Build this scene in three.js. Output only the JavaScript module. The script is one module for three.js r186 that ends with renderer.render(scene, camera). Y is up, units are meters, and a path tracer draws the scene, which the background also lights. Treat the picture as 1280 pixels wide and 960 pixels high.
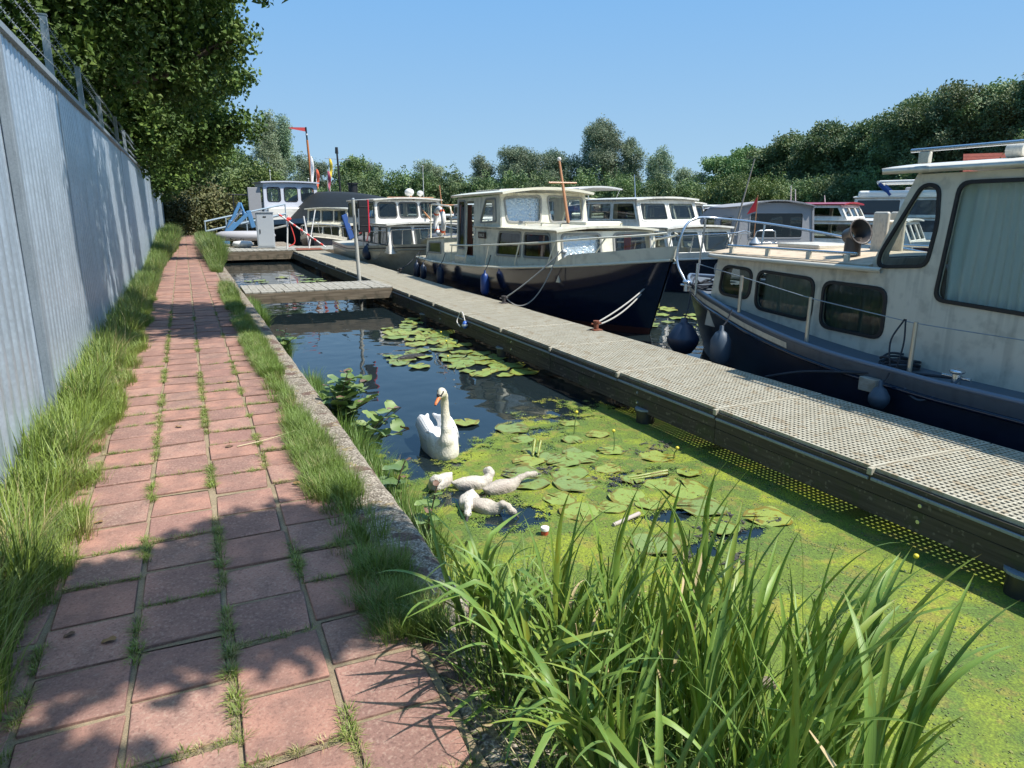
import * as THREE from 'three';
import { mergeGeometries } from 'three/addons/utils/BufferGeometryUtils.js';
import { RoundedBoxGeometry } from 'three/addons/geometries/RoundedBoxGeometry.js';

// ---------------------------------------------------------------- camera, sky, sun, exposure
const scene = new THREE.Scene();
const camera = new THREE.PerspectiveCamera(56.68, 4 / 3, 0.05, 1500);
camera.position.set(0, 1.5, 0);
{
  const pitch = 13.76 * Math.PI / 180, yaw = 24.21 * Math.PI / 180;
  camera.lookAt(Math.sin(yaw) * Math.cos(pitch), 1.5 - Math.sin(pitch), -Math.cos(yaw) * Math.cos(pitch));
}
const SUN = new THREE.Vector3(0.5, 1, 0.4).normalize();
const renderer = new THREE.WebGLRenderer({ antialias: true });
renderer.toneMapping = THREE.LinearToneMapping;
renderer.toneMappingExposure = 1.85;
renderer.shadowMap.enabled = true;
{
  // clear summer sky: deeper blue overhead, paler towards the horizon, soft brightening round the sun
  const W = 512, H = 256, d = new Float32Array(W * H * 4), v = new THREE.Vector3();
  const zen = [0.060, 0.215, 0.475], hor = [0.25, 0.365, 0.45];
  for (let j = 0; j < H; j++) for (let i = 0; i < W; i++) {
    const th = (j + 0.5) / H * Math.PI - Math.PI / 2, ph = (i + 0.5) / W * 2 * Math.PI - Math.PI;
    v.set(Math.cos(th) * Math.cos(ph), Math.sin(th), Math.cos(th) * Math.sin(ph));
    const e = Math.max(0, v.y), t = Math.pow(1 - e, 3.6), c = Math.max(0, v.dot(SUN));
    const glow = 0.20 * Math.pow(c, 4) + 0.5 * Math.pow(c, 40);
    for (let k = 0; k < 3; k++) d[(j * W + i) * 4 + k] = zen[k] + (hor[k] - zen[k]) * t + glow * [1, 0.97, 0.9][k];
    d[(j * W + i) * 4 + 3] = 1;
  }
  const sky = new THREE.DataTexture(d, W, H, THREE.RGBAFormat, THREE.FloatType);
  sky.mapping = THREE.EquirectangularReflectionMapping; sky.magFilter = sky.minFilter = THREE.LinearFilter; sky.needsUpdate = true;
  scene.background = sky; scene.environment = sky;
}
const sun = new THREE.DirectionalLight(new THREE.Color(1.0, 0.95, 0.87), 4.0);
sun.position.copy(SUN).multiplyScalar(80).add(new THREE.Vector3(4, 0, -20)); sun.target.position.set(4, 0, -20);
sun.castShadow = true; sun.shadow.mapSize.set(4096, 4096);
Object.assign(sun.shadow.camera, { left: -60, right: 60, top: 60, bottom: -60, near: 1, far: 220 });
scene.add(sun, sun.target);

// ---------------------------------------------------------------- helpers
function rng(s) { return () => { s |= 0; s = s + 0x6D2B79F5 | 0; let t = Math.imul(s ^ s >>> 15, 1 | s); t = t + Math.imul(t ^ t >>> 7, 61 | t) ^ t; return ((t ^ t >>> 14) >>> 0) / 4294967296; }; }
const R0 = rng(7);
const rr = (a, b, r = R0) => a + (b - a) * r();
const V = (x, y, z) => new THREE.Vector3(x, y, z);
const lerp = (a, b, t) => a + (b - a) * t, clamp = (x, a = 0, b = 1) => Math.min(b, Math.max(a, x)), sstep = (a, b, x) => { const t = clamp((x - a) / (b - a)); return t * t * (3 - 2 * t); };
const taken = {};
function numbered(n) { const k = taken[n] = (taken[n] ?? -1) + 1; return k ? n + '_' + String(k).padStart(3, '0') : n; }
function mesh(name, geo, mat, parent) {
  if (Array.isArray(geo)) geo = merge(geo);
  const m = new THREE.Mesh(geo, mat); m.name = parent && parent !== scene ? name : numbered(name); m.castShadow = m.receiveShadow = true; (parent ?? scene).add(m); return m;
}
function tag(o, label, category, group) { o.userData.label = label; o.userData.category = category; if (group) o.userData.group = group; return o; }
function thing(name, label, category, pos = [0, 0, 0], turn = 0, group) {
  const o = new THREE.Group(); o.name = numbered(name); o.position.set(...pos); o.rotation.y = turn; scene.add(o); return tag(o, label, category, group);
}
function structure(name, geo, mat) { const m = mesh(name, geo, mat); m.userData.kind = 'structure'; return m; }
function copyOf(o, pos, turn, label) { const c = o.clone(); c.name = numbered(o.name.replace(/_\d\d\d$/, '')); c.userData = { ...o.userData }; if (label) c.userData.label = label; if (pos) c.position.set(...pos); if (turn !== undefined) c.rotation.y = turn; scene.add(c); return c; }
function plain(g) { // position, normal, uv only, not indexed
  if (g.index) g = g.toNonIndexed();
  for (const k of Object.keys(g.attributes)) if (!['position', 'normal', 'uv', 'color'].includes(k)) g.deleteAttribute(k);
  if (!g.attributes.normal) g.computeVertexNormals();
  if (!g.attributes.uv) g.setAttribute('uv', new THREE.BufferAttribute(new Float32Array(g.attributes.position.count * 2), 2));
  g.morphAttributes = {}; return g;
}
function merge(list) {
  list = list.map(plain); const col = list.some((g) => g.attributes.color);
  if (col) for (const g of list) if (!g.attributes.color) g.setAttribute('color', new THREE.BufferAttribute(new Float32Array(g.attributes.position.count * 3).fill(1), 3));
  return list.length === 1 ? list[0] : mergeGeometries(list);
}
function uvMetres(g, s = 1, ox = 0, oy = 0) { // uv in metres from the face's main direction
  g = plain(g); const p = g.attributes.position, n = g.attributes.normal, u = g.attributes.uv;
  for (let i = 0; i < p.count; i += 3) {
    const ax = Math.abs(n.getX(i) + n.getX(i + 1) + n.getX(i + 2)), ay = Math.abs(n.getY(i) + n.getY(i + 1) + n.getY(i + 2)), az = Math.abs(n.getZ(i) + n.getZ(i + 1) + n.getZ(i + 2));
    for (let k = i; k < i + 3; k++) {
      const x = p.getX(k), y = p.getY(k), z = p.getZ(k);
      if (ay >= ax && ay >= az) u.setXY(k, (z + ox) * s, (x + oy) * s); else if (ax >= az) u.setXY(k, (z + ox) * s, (y + oy) * s); else u.setXY(k, (x + ox) * s, (y + oy) * s);
    }
  }
  return g;
}
const _m = new THREE.Matrix4(), _q = new THREE.Quaternion(), _e = new THREE.Euler();
function at(g, x = 0, y = 0, z = 0, rx = 0, ry = 0, rz = 0, s = 1) { g.applyMatrix4(_m.compose(V(x, y, z), _q.setFromEuler(_e.set(rx, ry, rz)), Array.isArray(s) ? V(...s) : V(s, s, s))); return g; }
function box(w, h, d, x = 0, y = 0, z = 0, rx = 0, ry = 0, rz = 0) { return at(new THREE.BoxGeometry(w, h, d), x, y, z, rx, ry, rz); }
function rbox(w, h, d, x = 0, y = 0, z = 0, r = 0.01, rx = 0, ry = 0, rz = 0) { return at(new RoundedBoxGeometry(w, h, d, 2, Math.min(r, w / 2.01, h / 2.01, d / 2.01)), x, y, z, rx, ry, rz); }
function cyl(r0, r1, h, x = 0, y = 0, z = 0, n = 12, rx = 0, ry = 0, rz = 0) { return at(new THREE.CylinderGeometry(r1, r0, h, n), x, y, z, rx, ry, rz); }
function ball(r, x, y, z, sx = 1, sy = 1, sz = 1, n = 12) { return at(new THREE.SphereGeometry(r, n, Math.max(6, n * 0.7 | 0)), x, y, z, 0, 0, 0, [sx, sy, sz]); }
function lathe(pts, n = 16) { return new THREE.LatheGeometry(pts.map(([r, y]) => new THREE.Vector2(r, y)), n); }
function tube(pts, r, seg, rad = 6, closed = false, tension = 0.5) {
  const P = pts.map((p) => Array.isArray(p) ? V(...p) : p);
  if (P.length === 2) { const d = P[1].clone().sub(P[0]), g = new THREE.CylinderGeometry(r, r, d.length(), rad); g.applyMatrix4(_m.compose(P[0].clone().add(P[1]).multiplyScalar(0.5), _q.setFromUnitVectors(V(0, 1, 0), d.clone().normalize()), V(1, 1, 1))); return g; }
  return new THREE.TubeGeometry(new THREE.CatmullRomCurve3(P, closed, 'catmullrom', tension), seg ?? P.length * 4, r, rad, closed);
}
function cone(a, b, r0, r1, n = 6) { const A = V(...a), B = V(...b), d = B.clone().sub(A), g = new THREE.CylinderGeometry(r1, r0, d.length(), n, 1); g.applyMatrix4(_m.compose(A.add(B).multiplyScalar(0.5), _q.setFromUnitVectors(V(0, 1, 0), d.normalize()), V(1, 1, 1))); return g; }
function sag(a, b, drop, n = 8) { const o = []; for (let i = 0; i <= n; i++) { const t = i / n; o.push([lerp(a[0], b[0], t), lerp(a[1], b[1], t) - drop * 4 * t * (1 - t), lerp(a[2], b[2], t)]); } return o; }
function tri3(pos, col) { // raw triangles [x,y,z,...]
  const g = new THREE.BufferGeometry(); g.setAttribute('position', new THREE.BufferAttribute(new Float32Array(pos), 3)); if (col) g.setAttribute('color', new THREE.BufferAttribute(new Float32Array(col), 3)); g.computeVertexNormals(); return g;
}
function gridGeo(rows) { // rows of equal-length point lists, smooth
  const n = rows.length, m = rows[0].length, pos = new Float32Array(n * m * 3), uv = new Float32Array(n * m * 2), idx = [];
  rows.forEach((r, i) => r.forEach((p, j) => { pos.set(p, (i * m + j) * 3); uv.set([i / (n - 1), j / (m - 1)], (i * m + j) * 2); }));
  for (let i = 0; i < n - 1; i++) for (let j = 0; j < m - 1; j++) { const a = i * m + j, b = a + m; idx.push(a, b, a + 1, b, b + 1, a + 1); }
  const g = new THREE.BufferGeometry(); g.setAttribute('position', new THREE.BufferAttribute(pos, 3)); g.setAttribute('uv', new THREE.BufferAttribute(uv, 2)); g.setIndex(idx); g.computeVertexNormals(); return g;
}

// ---------------------------------------------------------------- noise and textures
function hash(i, j, s) { let h = Math.imul(i, 374761393) + Math.imul(j, 668265263) + Math.imul(s, 1442695041) | 0; h = Math.imul(h ^ h >>> 13, 1274126177); return ((h ^ h >>> 16) >>> 0) / 4294967296; }
function vnoise(x, y, px, s = 0, py = px) {
  const i = Math.floor(x), j = Math.floor(y), f = x - i, g = y - j, u = f * f * (3 - 2 * f), v = g * g * (3 - 2 * g), w = (a, p) => p ? ((a % p) + p) % p : a, i0 = w(i, px), i1 = w(i + 1, px), j0 = w(j, py), j1 = w(j + 1, py);
  return lerp(lerp(hash(i0, j0, s), hash(i1, j0, s), u), lerp(hash(i0, j1, s), hash(i1, j1, s), u), v);
}
function fbm(x, y, px, s = 0, o = 4, py = px) { let a = 0, k = 0.5, n = 0; for (let i = 0; i < o; i++) { a += k * vnoise(x, y, px, s + i, py); n += k; x *= 2; y *= 2; px *= 2; py *= 2; k *= 0.5; } return a / n; }
function tex(n, f, srgb = true, m = n) { // f(u, v) -> [r,g,b] 0..1 (srgb values for colour)
  const d = new Uint8Array(n * m * 4);
  for (let j = 0; j < m; j++) for (let i = 0; i < n; i++) { const c = f(i / n, j / m); for (let k = 0; k < 3; k++) d[(j * n + i) * 4 + k] = clamp(Array.isArray(c) ? c[k] : c) * 255; d[(j * n + i) * 4 + 3] = 255; }
  const t = new THREE.DataTexture(d, n, m); t.wrapS = t.wrapT = THREE.RepeatWrapping; t.magFilter = THREE.LinearFilter; t.minFilter = THREE.LinearMipmapLinearFilter; t.generateMipmaps = true; if (srgb) t.colorSpace = THREE.SRGBColorSpace; t.needsUpdate = true; return t;
}
const rgb = (r, g, b) => new THREE.Color().setRGB(r, g, b);
const std = (o) => new THREE.MeshStandardMaterial({ roughness: 0.8, metalness: 0, ...o });
const phy = (o) => new THREE.MeshPhysicalMaterial({ roughness: 0.5, metalness: 0, ...o });
const mix3 = (a, b, t) => [lerp(a[0], b[0], t), lerp(a[1], b[1], t), lerp(a[2], b[2], t)];
function rep(t, s) { const c = t.clone(); c.repeat.set(s, s); c.needsUpdate = true; return c; }
// smudges that multiply a paint colour: real dirt with grain (rain streaks run down the v axis)
const dirtTex = tex(512, (u, v) => { const st = fbm(u * 60, v * 3, 60, 3, 2, 3) * fbm(u * 8, v * 4, 8, 9, 4, 4), sp = fbm(u * 24, v * 24, 24, 5), m = 1 - 0.10 * sstep(0.28, 0.6, st) - 0.10 * sstep(0.45, 0.8, sp); return [m, m * 0.985, m * 0.95]; });
const fineBump = tex(256, (u, v) => fbm(u * 32, v * 32, 32, 2, 3), false);
const waveTex = tex(512, (u, v) => 0.5 * fbm(u * 5, v * 11, 5, 31, 3, 11) + 0.5 * fbm(u * 13, v * 13, 13, 37, 2), false);

// ================================================================ SETTING
const WATER = -0.45, DECK = -0.05;
// paving textures: red concrete with pale aggregate showing where the face has worn
function paverTex(seed, worn, base) {
  return tex(512, (u, v) => {
    const n = fbm(u * 6, v * 6, 6, seed, 4), g = hash(u * 512 | 0, v * 512 | 0, seed), blot = fbm(u * 3, v * 3, 3, seed + 40, 3);
    let c = mix3(base, [base[0] * 0.82, base[1] * 0.84, base[2] * 0.86], sstep(0.3, 0.7, n));
    const a = fbm(u * 130, v * 130, 130, seed + 9, 2); // aggregate
    c = mix3(c, [0.66, 0.58, 0.51], (0.25 + 0.3 * worn) * sstep(0.66 - worn * 0.1, 0.78, a));
    c = mix3(c, [0.27, 0.20, 0.18], (0.2 + 0.15 * worn) * sstep(0.36, 0.22, a));
    c = mix3(c, [0.41, 0.36, 0.32], 0.28 * sstep(0.5, 0.78, blot));
    const k = 0.93 + 0.14 * g; return [c[0] * k, c[1] * k, c[2] * k];
  });
}
const paverBump = tex(512, (u, v) => 0.6 * fbm(u * 90, v * 90, 90, 9, 2) + 0.4 * fbm(u * 20, v * 20, 20, 10, 3), false);
const paverMats = [[11, 0.15, [0.62, 0.46, 0.395]], [12, 0.6, [0.615, 0.46, 0.40]], [13, 0.35, [0.61, 0.455, 0.395]], [14, 0.6, [0.615, 0.47, 0.41]], [15, 0.7, [0.60, 0.46, 0.40]], [16, 0.25, [0.64, 0.47, 0.41]]]
  .map(([s, w, b]) => std({ map: paverTex(s, w, b), bumpMap: paverBump, bumpScale: 0.0025, roughness: 0.9 }));
const soilTex = tex(512, (u, v) => { const n = fbm(u * 12, v * 12, 12, 21, 5), g = hash(u * 512 | 0, v * 512 | 0, 4); const c = mix3([0.34, 0.28, 0.21], [0.50, 0.43, 0.33], n); const k = 0.85 + 0.3 * g; return [c[0] * k, c[1] * k, c[2] * k]; });
const M = {};
M.soil = std({ map: soilTex, bumpMap: fineBump, bumpScale: 0.01, roughness: 1 });
M.sand = std({ map: tex(512, (u, v) => { const n = fbm(u * 14, v * 14, 14, 25, 5), g = hash(u * 512 | 0, v * 512 | 0, 14), k = 0.85 + 0.3 * g, c = mix3([0.44, 0.39, 0.31], [0.58, 0.52, 0.42], n); return [c[0] * k, c[1] * k, c[2] * k]; }), bumpMap: fineBump, bumpScale: 0.006, roughness: 1 });
M.turf = std({ map: rep(tex(512, (u, v) => { const n = fbm(u * 24, v * 24, 24, 61, 4), g = hash(u * 512 | 0, v * 512 | 0, 6); return mix3([0.20, 0.29, 0.10], [0.40, 0.46, 0.20], n * 0.7 + g * 0.3); }), 0.25), roughness: 1 });
const concTex = tex(1024, (u, v) => {
  const n = fbm(u * 8, v * 8, 8, 71, 5), f = fbm(u * 120, v * 120, 120, 72, 2), li = fbm(u * 14, v * 14, 14, 73, 4), l2 = fbm(u * 9, v * 9, 9, 79, 4), g = hash(u * 1024 | 0, v * 1024 | 0, 8);
  let c = mix3([0.40, 0.37, 0.32], [0.55, 0.51, 0.45], n);
  if (f > 0.62) c = mix3(c, [0.76, 0.72, 0.66], 0.6); if (f < 0.33) c = mix3(c, [0.24, 0.20, 0.17], 0.6);
  c = mix3(c, [0.56, 0.47, 0.26], 0.4 * sstep(0.64, 0.74, li)); // ochre lichen
  c = mix3(c, [0.30, 0.20, 0.17], 0.6 * sstep(0.60, 0.68, l2)); // dark moss cushions
  const k = 0.9 + 0.2 * g; return [c[0] * k, c[1] * k, c[2] * k];
});
const concBump = tex(512, (u, v) => 0.6 * fbm(u * 60, v * 60, 60, 72, 2) + 0.4 * fbm(u * 9, v * 9, 9, 75, 4), false);
M.concrete = std({ map: concTex, bumpMap: concBump, bumpScale: 0.01, roughness: 0.95 });
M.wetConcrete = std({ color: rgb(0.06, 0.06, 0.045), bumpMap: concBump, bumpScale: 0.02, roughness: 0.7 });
const galvTex = tex(1024, (u, v) => { const n = fbm(u * 70, v * 70, 70, 81, 2), m = fbm(u * 6, v * 6, 6, 83, 4), st = fbm(u * 50, v * 2, 50, 85, 2, 2), g = hash(u * 1024 | 0, v * 1024 | 0, 9); let k = 0.84 + 0.10 * (n - 0.5) + 0.10 * (m - 0.5) - 0.08 * sstep(0.55, 0.8, st); if (g > 0.9965) k += 0.15; k *= 0.93; return [k * 0.92, k * 0.99, k * 1.05]; });
M.galv = std({ map: rep(galvTex, 0.7), roughness: 0.34, metalness: 0.5 });
M.galvPost = std({ map: rep(galvTex, 1.7), color: rgb(0.55, 0.55, 0.54), roughness: 0.55, metalness: 0.3 });
M.steel = phy({ color: rgb(0.62, 0.64, 0.66), roughness: 0.25, metalness: 0.9 });
const woodTex = tex(512, (u, v) => { const gr = fbm(u * 3, v * 70, 3, 91, 3, 70), k = fbm(u * 8, v * 8, 8, 93, 4), c = mix3([0.30, 0.26, 0.21], [0.58, 0.53, 0.45], gr); return mix3(c, [0.22, 0.22, 0.17], 0.5 * sstep(0.5, 0.75, k)); });
M.oldWood = std({ map: woodTex, bumpMap: woodTex, bumpScale: 0.006, roughness: 0.95 });
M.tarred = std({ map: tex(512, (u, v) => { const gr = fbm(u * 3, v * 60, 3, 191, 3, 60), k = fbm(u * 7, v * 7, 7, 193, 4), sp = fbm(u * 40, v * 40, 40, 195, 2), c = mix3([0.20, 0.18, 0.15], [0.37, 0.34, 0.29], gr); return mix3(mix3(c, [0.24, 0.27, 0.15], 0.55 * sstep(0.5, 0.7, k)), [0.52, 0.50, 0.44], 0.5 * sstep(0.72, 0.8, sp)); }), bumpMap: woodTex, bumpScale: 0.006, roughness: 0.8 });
M.water = phy({ color: rgb(0.010, 0.017, 0.020), roughness: 0.015, ior: 1.33, bumpMap: rep(waveTex, 0.35), bumpScale: 0.0065 });

// ground: one sheet to the horizon with the harbour basin cut out
const BAS = { x0: 0.9, x1: 62, z0: 14, z1: -64 };
{
  const s = new THREE.Shape(); s.moveTo(-600, -600); s.lineTo(600, -600); s.lineTo(600, 600); s.lineTo(-600, 600); s.closePath();
  const h = new THREE.Path(); h.moveTo(BAS.x0, -BAS.z0); h.lineTo(BAS.x0, -BAS.z1); h.lineTo(BAS.x1, -BAS.z1); h.lineTo(BAS.x1, -BAS.z0); h.closePath(); s.holes.push(h);
  const top = at(new THREE.ShapeGeometry(s), 0, -0.06, 0, -Math.PI / 2);
  const banks = [box(62, 1.6, 0.4, 31.9, -0.87, BAS.z1 - 0.2), box(0.4, 1.6, 78, BAS.x1 + 0.2, -0.87, -25), box(62, 1.6, 0.4, 31.9, -0.87, BAS.z0 + 0.2)];
  structure('ground', [uvMetres(top), ...banks.map((b) => uvMetres(b))], M.turf);
}
structure('harbour_bed', uvMetres(box(64, 0.2, 80, 31.4, -1.75, -25)), M.soil);
structure('water', at(new THREE.PlaneGeometry(61.3, 78), 31.45, WATER, -25, -Math.PI / 2), M.water).geometry = (() => { const g = uvMetres(at(new THREE.PlaneGeometry(61.3, 78), 31.45, WATER, -25, -Math.PI / 2)); return g; })();
structure('verge_soil', uvMetres(box(1.75, 0.05, 58, -0.25, -0.0375, -23.5)), M.soil);

// path of square pavers; the nearest ones are pieces of their own
{
  const path = structure('path', uvMetres(box(1.56, 0.03, 55, -0.16, -0.0065, -23.5)), M.sand), r = rng(5);
  const geos = [0, 1, 2, 3, 4].map((k) => { const g = uvMetres(rbox(0.292, 0.05, 0.290, 0, 0, 0, 0.006), 1); const p = g.attributes.position; for (let i = 0; i < p.count; i++) { const cx = Math.sign(p.getX(i)), cz = Math.sign(p.getZ(i)), corner = Math.abs(p.getX(i)) > 0.138 && Math.abs(p.getZ(i)) > 0.137 ? 1 : 0, chip = corner * 0.016 * hash(cx + 2, cz + 2, k + 31); p.setXYZ(i, p.getX(i) - cx * chip + (hash(Math.round(p.getX(i) * 40), Math.round(p.getZ(i) * 40), k) - 0.5) * 0.005, p.getY(i) - (p.getY(i) > 0.02 ? chip * 0.6 : 0), p.getZ(i) - cz * chip); } return g; });
  const rest = paverMats.map(() => []); let n = 0;
  for (let row = 0; row < 172; row++) for (let c = 0; c < 5; c++) {
    const x = -0.75 + c * 0.3, z = -0.85 - row * 0.3 + [0.1, 0.02, -0.02, 0.1, 0.05][c] + (r() - 0.5) * 0.008, y = -0.004 + (r() - 0.5) * 0.006 - (c === 0 ? 0.006 : 0);
    const k = [0, 1, 2, 3, 4, 5, 0, 2, 1][Math.floor(r() * 9)], rx = (r() - 0.5) * 0.014, ry = (r() - 0.5) * 0.02, rz = (r() - 0.5) * 0.014;
    if (c > 0 ? n < 290 && row < 72 : row < 5) { n++; const m = new THREE.Mesh(geos[n % 5], paverMats[k]); m.name = 'paver'; m.position.set(x, y, z); m.rotation.set(rx, ry + (n % 2) * Math.PI, rz); m.castShadow = m.receiveShadow = true; path.add(m); }
    else rest[k].push(at(geos[row % 5].clone(), x, y, z, rx, ry, rz));
  }
  rest.forEach((l, k) => { const m = mesh('far_pavers', l, paverMats[k], path); m.userData.kind = 'stuff'; });
}
// quay wall with worn concrete coping blocks
{
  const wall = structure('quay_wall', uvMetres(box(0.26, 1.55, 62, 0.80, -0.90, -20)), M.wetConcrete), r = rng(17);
  let z = 0.6;
  for (let i = 0; i < 26; i++) {
    const L = i < 8 ? rr(1.5, 2.2, r) : 2.4, seg = Math.round(L / 0.06);
    const g = new THREE.BoxGeometry(0.30, 0.24, L - 0.012, 6, 4, seg); const p = g.attributes.position;
    for (let k = 0; k < p.count; k++) {
      const x = p.getX(k), y = p.getY(k), zz = p.getZ(k) + z - L / 2, ed = (Math.abs(x) > 0.145 ? 1 : 0) * (y > 0.11 ? 1 : 0);
      p.setXYZ(k, x - Math.sign(x) * ed * (0.012 + 0.02 * fbm(zz * 5, x * 9, 0, 3, 3)), y - ed * (0.008 + 0.016 * fbm(zz * 7, x * 7, 0, 5, 3)) + (y > 0.11 ? 0.012 * (fbm(zz * 4, x * 12, 0, 6, 3) - 0.5) : 0), p.getZ(k));
    }
    g.computeVertexNormals();
    const m = mesh('coping_block', uvMetres(g, 1, i * 0.37, i * 0.21), M.concrete, wall); m.position.set(0.765 + rr(-0.006, 0.006, r), -0.125 + rr(-0.006, 0.006, r), z - L / 2); z -= L;
  }
}

// ---------------------------------------------------------------- corrugated steel fence
const FX = -1.0, FH = 2.65;
{
  const fence = thing('fence', 'tall corrugated galvanised steel fence topped with barbed wire beside the brick-red path', 'fence', [FX, 0, -3]);
  const r = rng(23), nP = 27; const at0 = 2.74; // first post
  const sheet = (L, pitch, amp, seg, bend) => { const n = Math.round(L / pitch * seg), rows = []; for (let i = 0; i <= n; i++) { const z = -L * i / n, ph = ((z / pitch) % 1 + 1) % 1, x = amp * (sstep(0, 0.16, ph) * sstep(1, 0.52, ph) - 0.5); rows.push([0, 1, 2, 3].map((k) => [x + bend * Math.sin(Math.PI * i / n) * Math.sin(Math.PI * k / 3 + 0.5), FH * k / 3, z])); } return uvMetres(gridGeo(rows)); };
  const sheets = [sheet(2.7, 0.20, 0.05, 16, 0.006), sheet(2.7, 0.15, 0.027, 14, 0.004), sheet(2.7, 0.15, 0.027, 14, -0.006), sheet(2.7, 0.15, 0.029, 14, 0.008)];
  const postG = uvMetres(rbox(0.06, 3.25, 0.075, 0.0, 1.625, 0, 0.006)), capG = box(0.07, 0.012, 0.085, 0.0, 3.256, 0);
  for (let i = 0; i < nP; i++) {
    const z = at0 - i * 2.72, k = z > -1 ? 0 : 1 + Math.floor(r() * 3);
    const m = mesh('panel', sheets[k], M.galv, fence); m.position.set(rr(-0.006, 0.006, r), 0, z); m.rotation.z = rr(-0.006, 0.006, r); m.rotation.y = rr(-0.004, 0.004, r);
    const p = mesh('post', postG, M.galvPost, fence); p.position.set(Math.abs(z + 2.7) < 0.1 ? 0.04 : -0.03, 0, z); p.rotation.set(rr(-0.012, 0.012, r), 0, rr(-0.012, 0.012, r)); mesh('post_cap', capG, M.galvPost, p);
    mesh('top_rail', uvMetres(box(0.085, 0.045, 2.715, 0.012, FH + 0.01, z - 1.36)), M.galvPost, fence);
  }
  for (const [y, dx] of [[2.82, 0.03], [2.98, 0.05], [3.14, 0.03]]) {
    const g = [];
    for (let i = 0; i < nP - 1; i++) { const z = at0 - i * 2.72; g.push(tube(sag([dx, y, z], [dx, y, z - 2.72], 0.03, 5), 0.0025, 8, 4)); if (i < 12) for (let b = 0.1; b < 2.7; b += 0.13) { const zz = z - b, yy = y - 0.03 * 4 * (b / 2.72) * (1 - b / 2.72); g.push(tube([[dx - 0.018, yy - 0.018, zz], [dx + 0.018, yy + 0.018, zz]], 0.0018, 1, 3), tube([[dx - 0.018, yy + 0.018, zz], [dx + 0.018, yy - 0.018, zz + 0.01]], 0.0018, 1, 3)); } }
    mesh('barbed_wire', g, M.galvPost, fence);
  }
}

// ================================================================ VEGETATION
const leafMat = (c, t = 0.25) => phy({ color: c, roughness: 0.62, transmission: t, thickness: 0, ior: 1.4, specularIntensity: 0.6 });
M.leafNear = leafMat(rgb(0.85, 0.9, 0.8), 0.28);
M.leafFar = phy({ color: rgb(1, 1, 1), roughness: 0.7, transmission: 0.3, thickness: 0 });
M.grass = phy({ color: rgb(1, 1, 1), roughness: 0.55, transmission: 0.25, thickness: 0 });
M.bark = std({ map: tex(256, (u, v) => { const n = fbm(u * 30, v * 6, 30, 101, 3, 6); return mix3([0.20, 0.17, 0.14], [0.42, 0.38, 0.32], n); }), bumpMap: fineBump, bumpScale: 0.02, roughness: 1 });
M.paleBark = std({ color: rgb(0.34, 0.34, 0.29), bumpMap: fineBump, bumpScale: 0.01, roughness: 0.95 });

function leafCluster(n, len, wid, rad, seed, hang = 0) { // many small leaves in a ball of radius rad
  const r = rng(seed), pos = [], e = new THREE.Euler(), q = new THREE.Quaternion();
  for (let i = 0; i < n; i++) {
    const u = r() * 2 - 1, ph = r() * 6.283, s = Math.sqrt(1 - u * u), d = rad * Math.cbrt(r()), c = V(s * Math.cos(ph) * d, u * d, s * Math.sin(ph) * d);
    e.set(rr(-0.9, 0.9, r) + hang, r() * 6.283, rr(-0.9, 0.9, r)); q.setFromEuler(e);
    const L = len * rr(0.7, 1.2, r), w = wid * rr(0.7, 1.2, r), f = w * 0.35;
    const P = [V(0, 0, 0), V(-w, f, L * 0.45), V(0, -f * 0.4, L), V(w, f, L * 0.45)].map((p) => p.applyQuaternion(q).add(c));
    for (const k of [0, 2, 1, 0, 3, 2]) pos.push(P[k].x, P[k].y, P[k].z);
  }
  return tri3(pos);
}
const CL = { broad: [1, 2, 3].map((s) => leafCluster(16, 0.105, 0.042, 0.24, 50 + s)), mid: [1, 2].map((s) => leafCluster(22, 0.30, 0.11, 0.62, 60 + s)), fine: [1, 2].map((s) => leafCluster(26, 0.26, 0.055, 0.60, 70 + s, 0.5)), bush: [1, 2].map((s) => leafCluster(20, 0.16, 0.07, 0.34, 80 + s)) };
function instanced(name, geo, mat, list, parent, kind = 'stuff') { // list of {p, q, s, c}
  const m = new THREE.InstancedMesh(geo, mat, list.length), mm = new THREE.Matrix4(), sc = V(1, 1, 1);
  list.forEach((o, i) => { Array.isArray(o.s) ? sc.set(...o.s) : sc.setScalar(o.s); m.setMatrixAt(i, mm.compose(o.p, o.q, sc)); m.setColorAt(i, o.c); });
  m.name = parent ? name : numbered(name); m.castShadow = m.receiveShadow = true; if (kind) m.userData.kind = kind; (parent ?? scene).add(m); return m;
}
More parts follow.
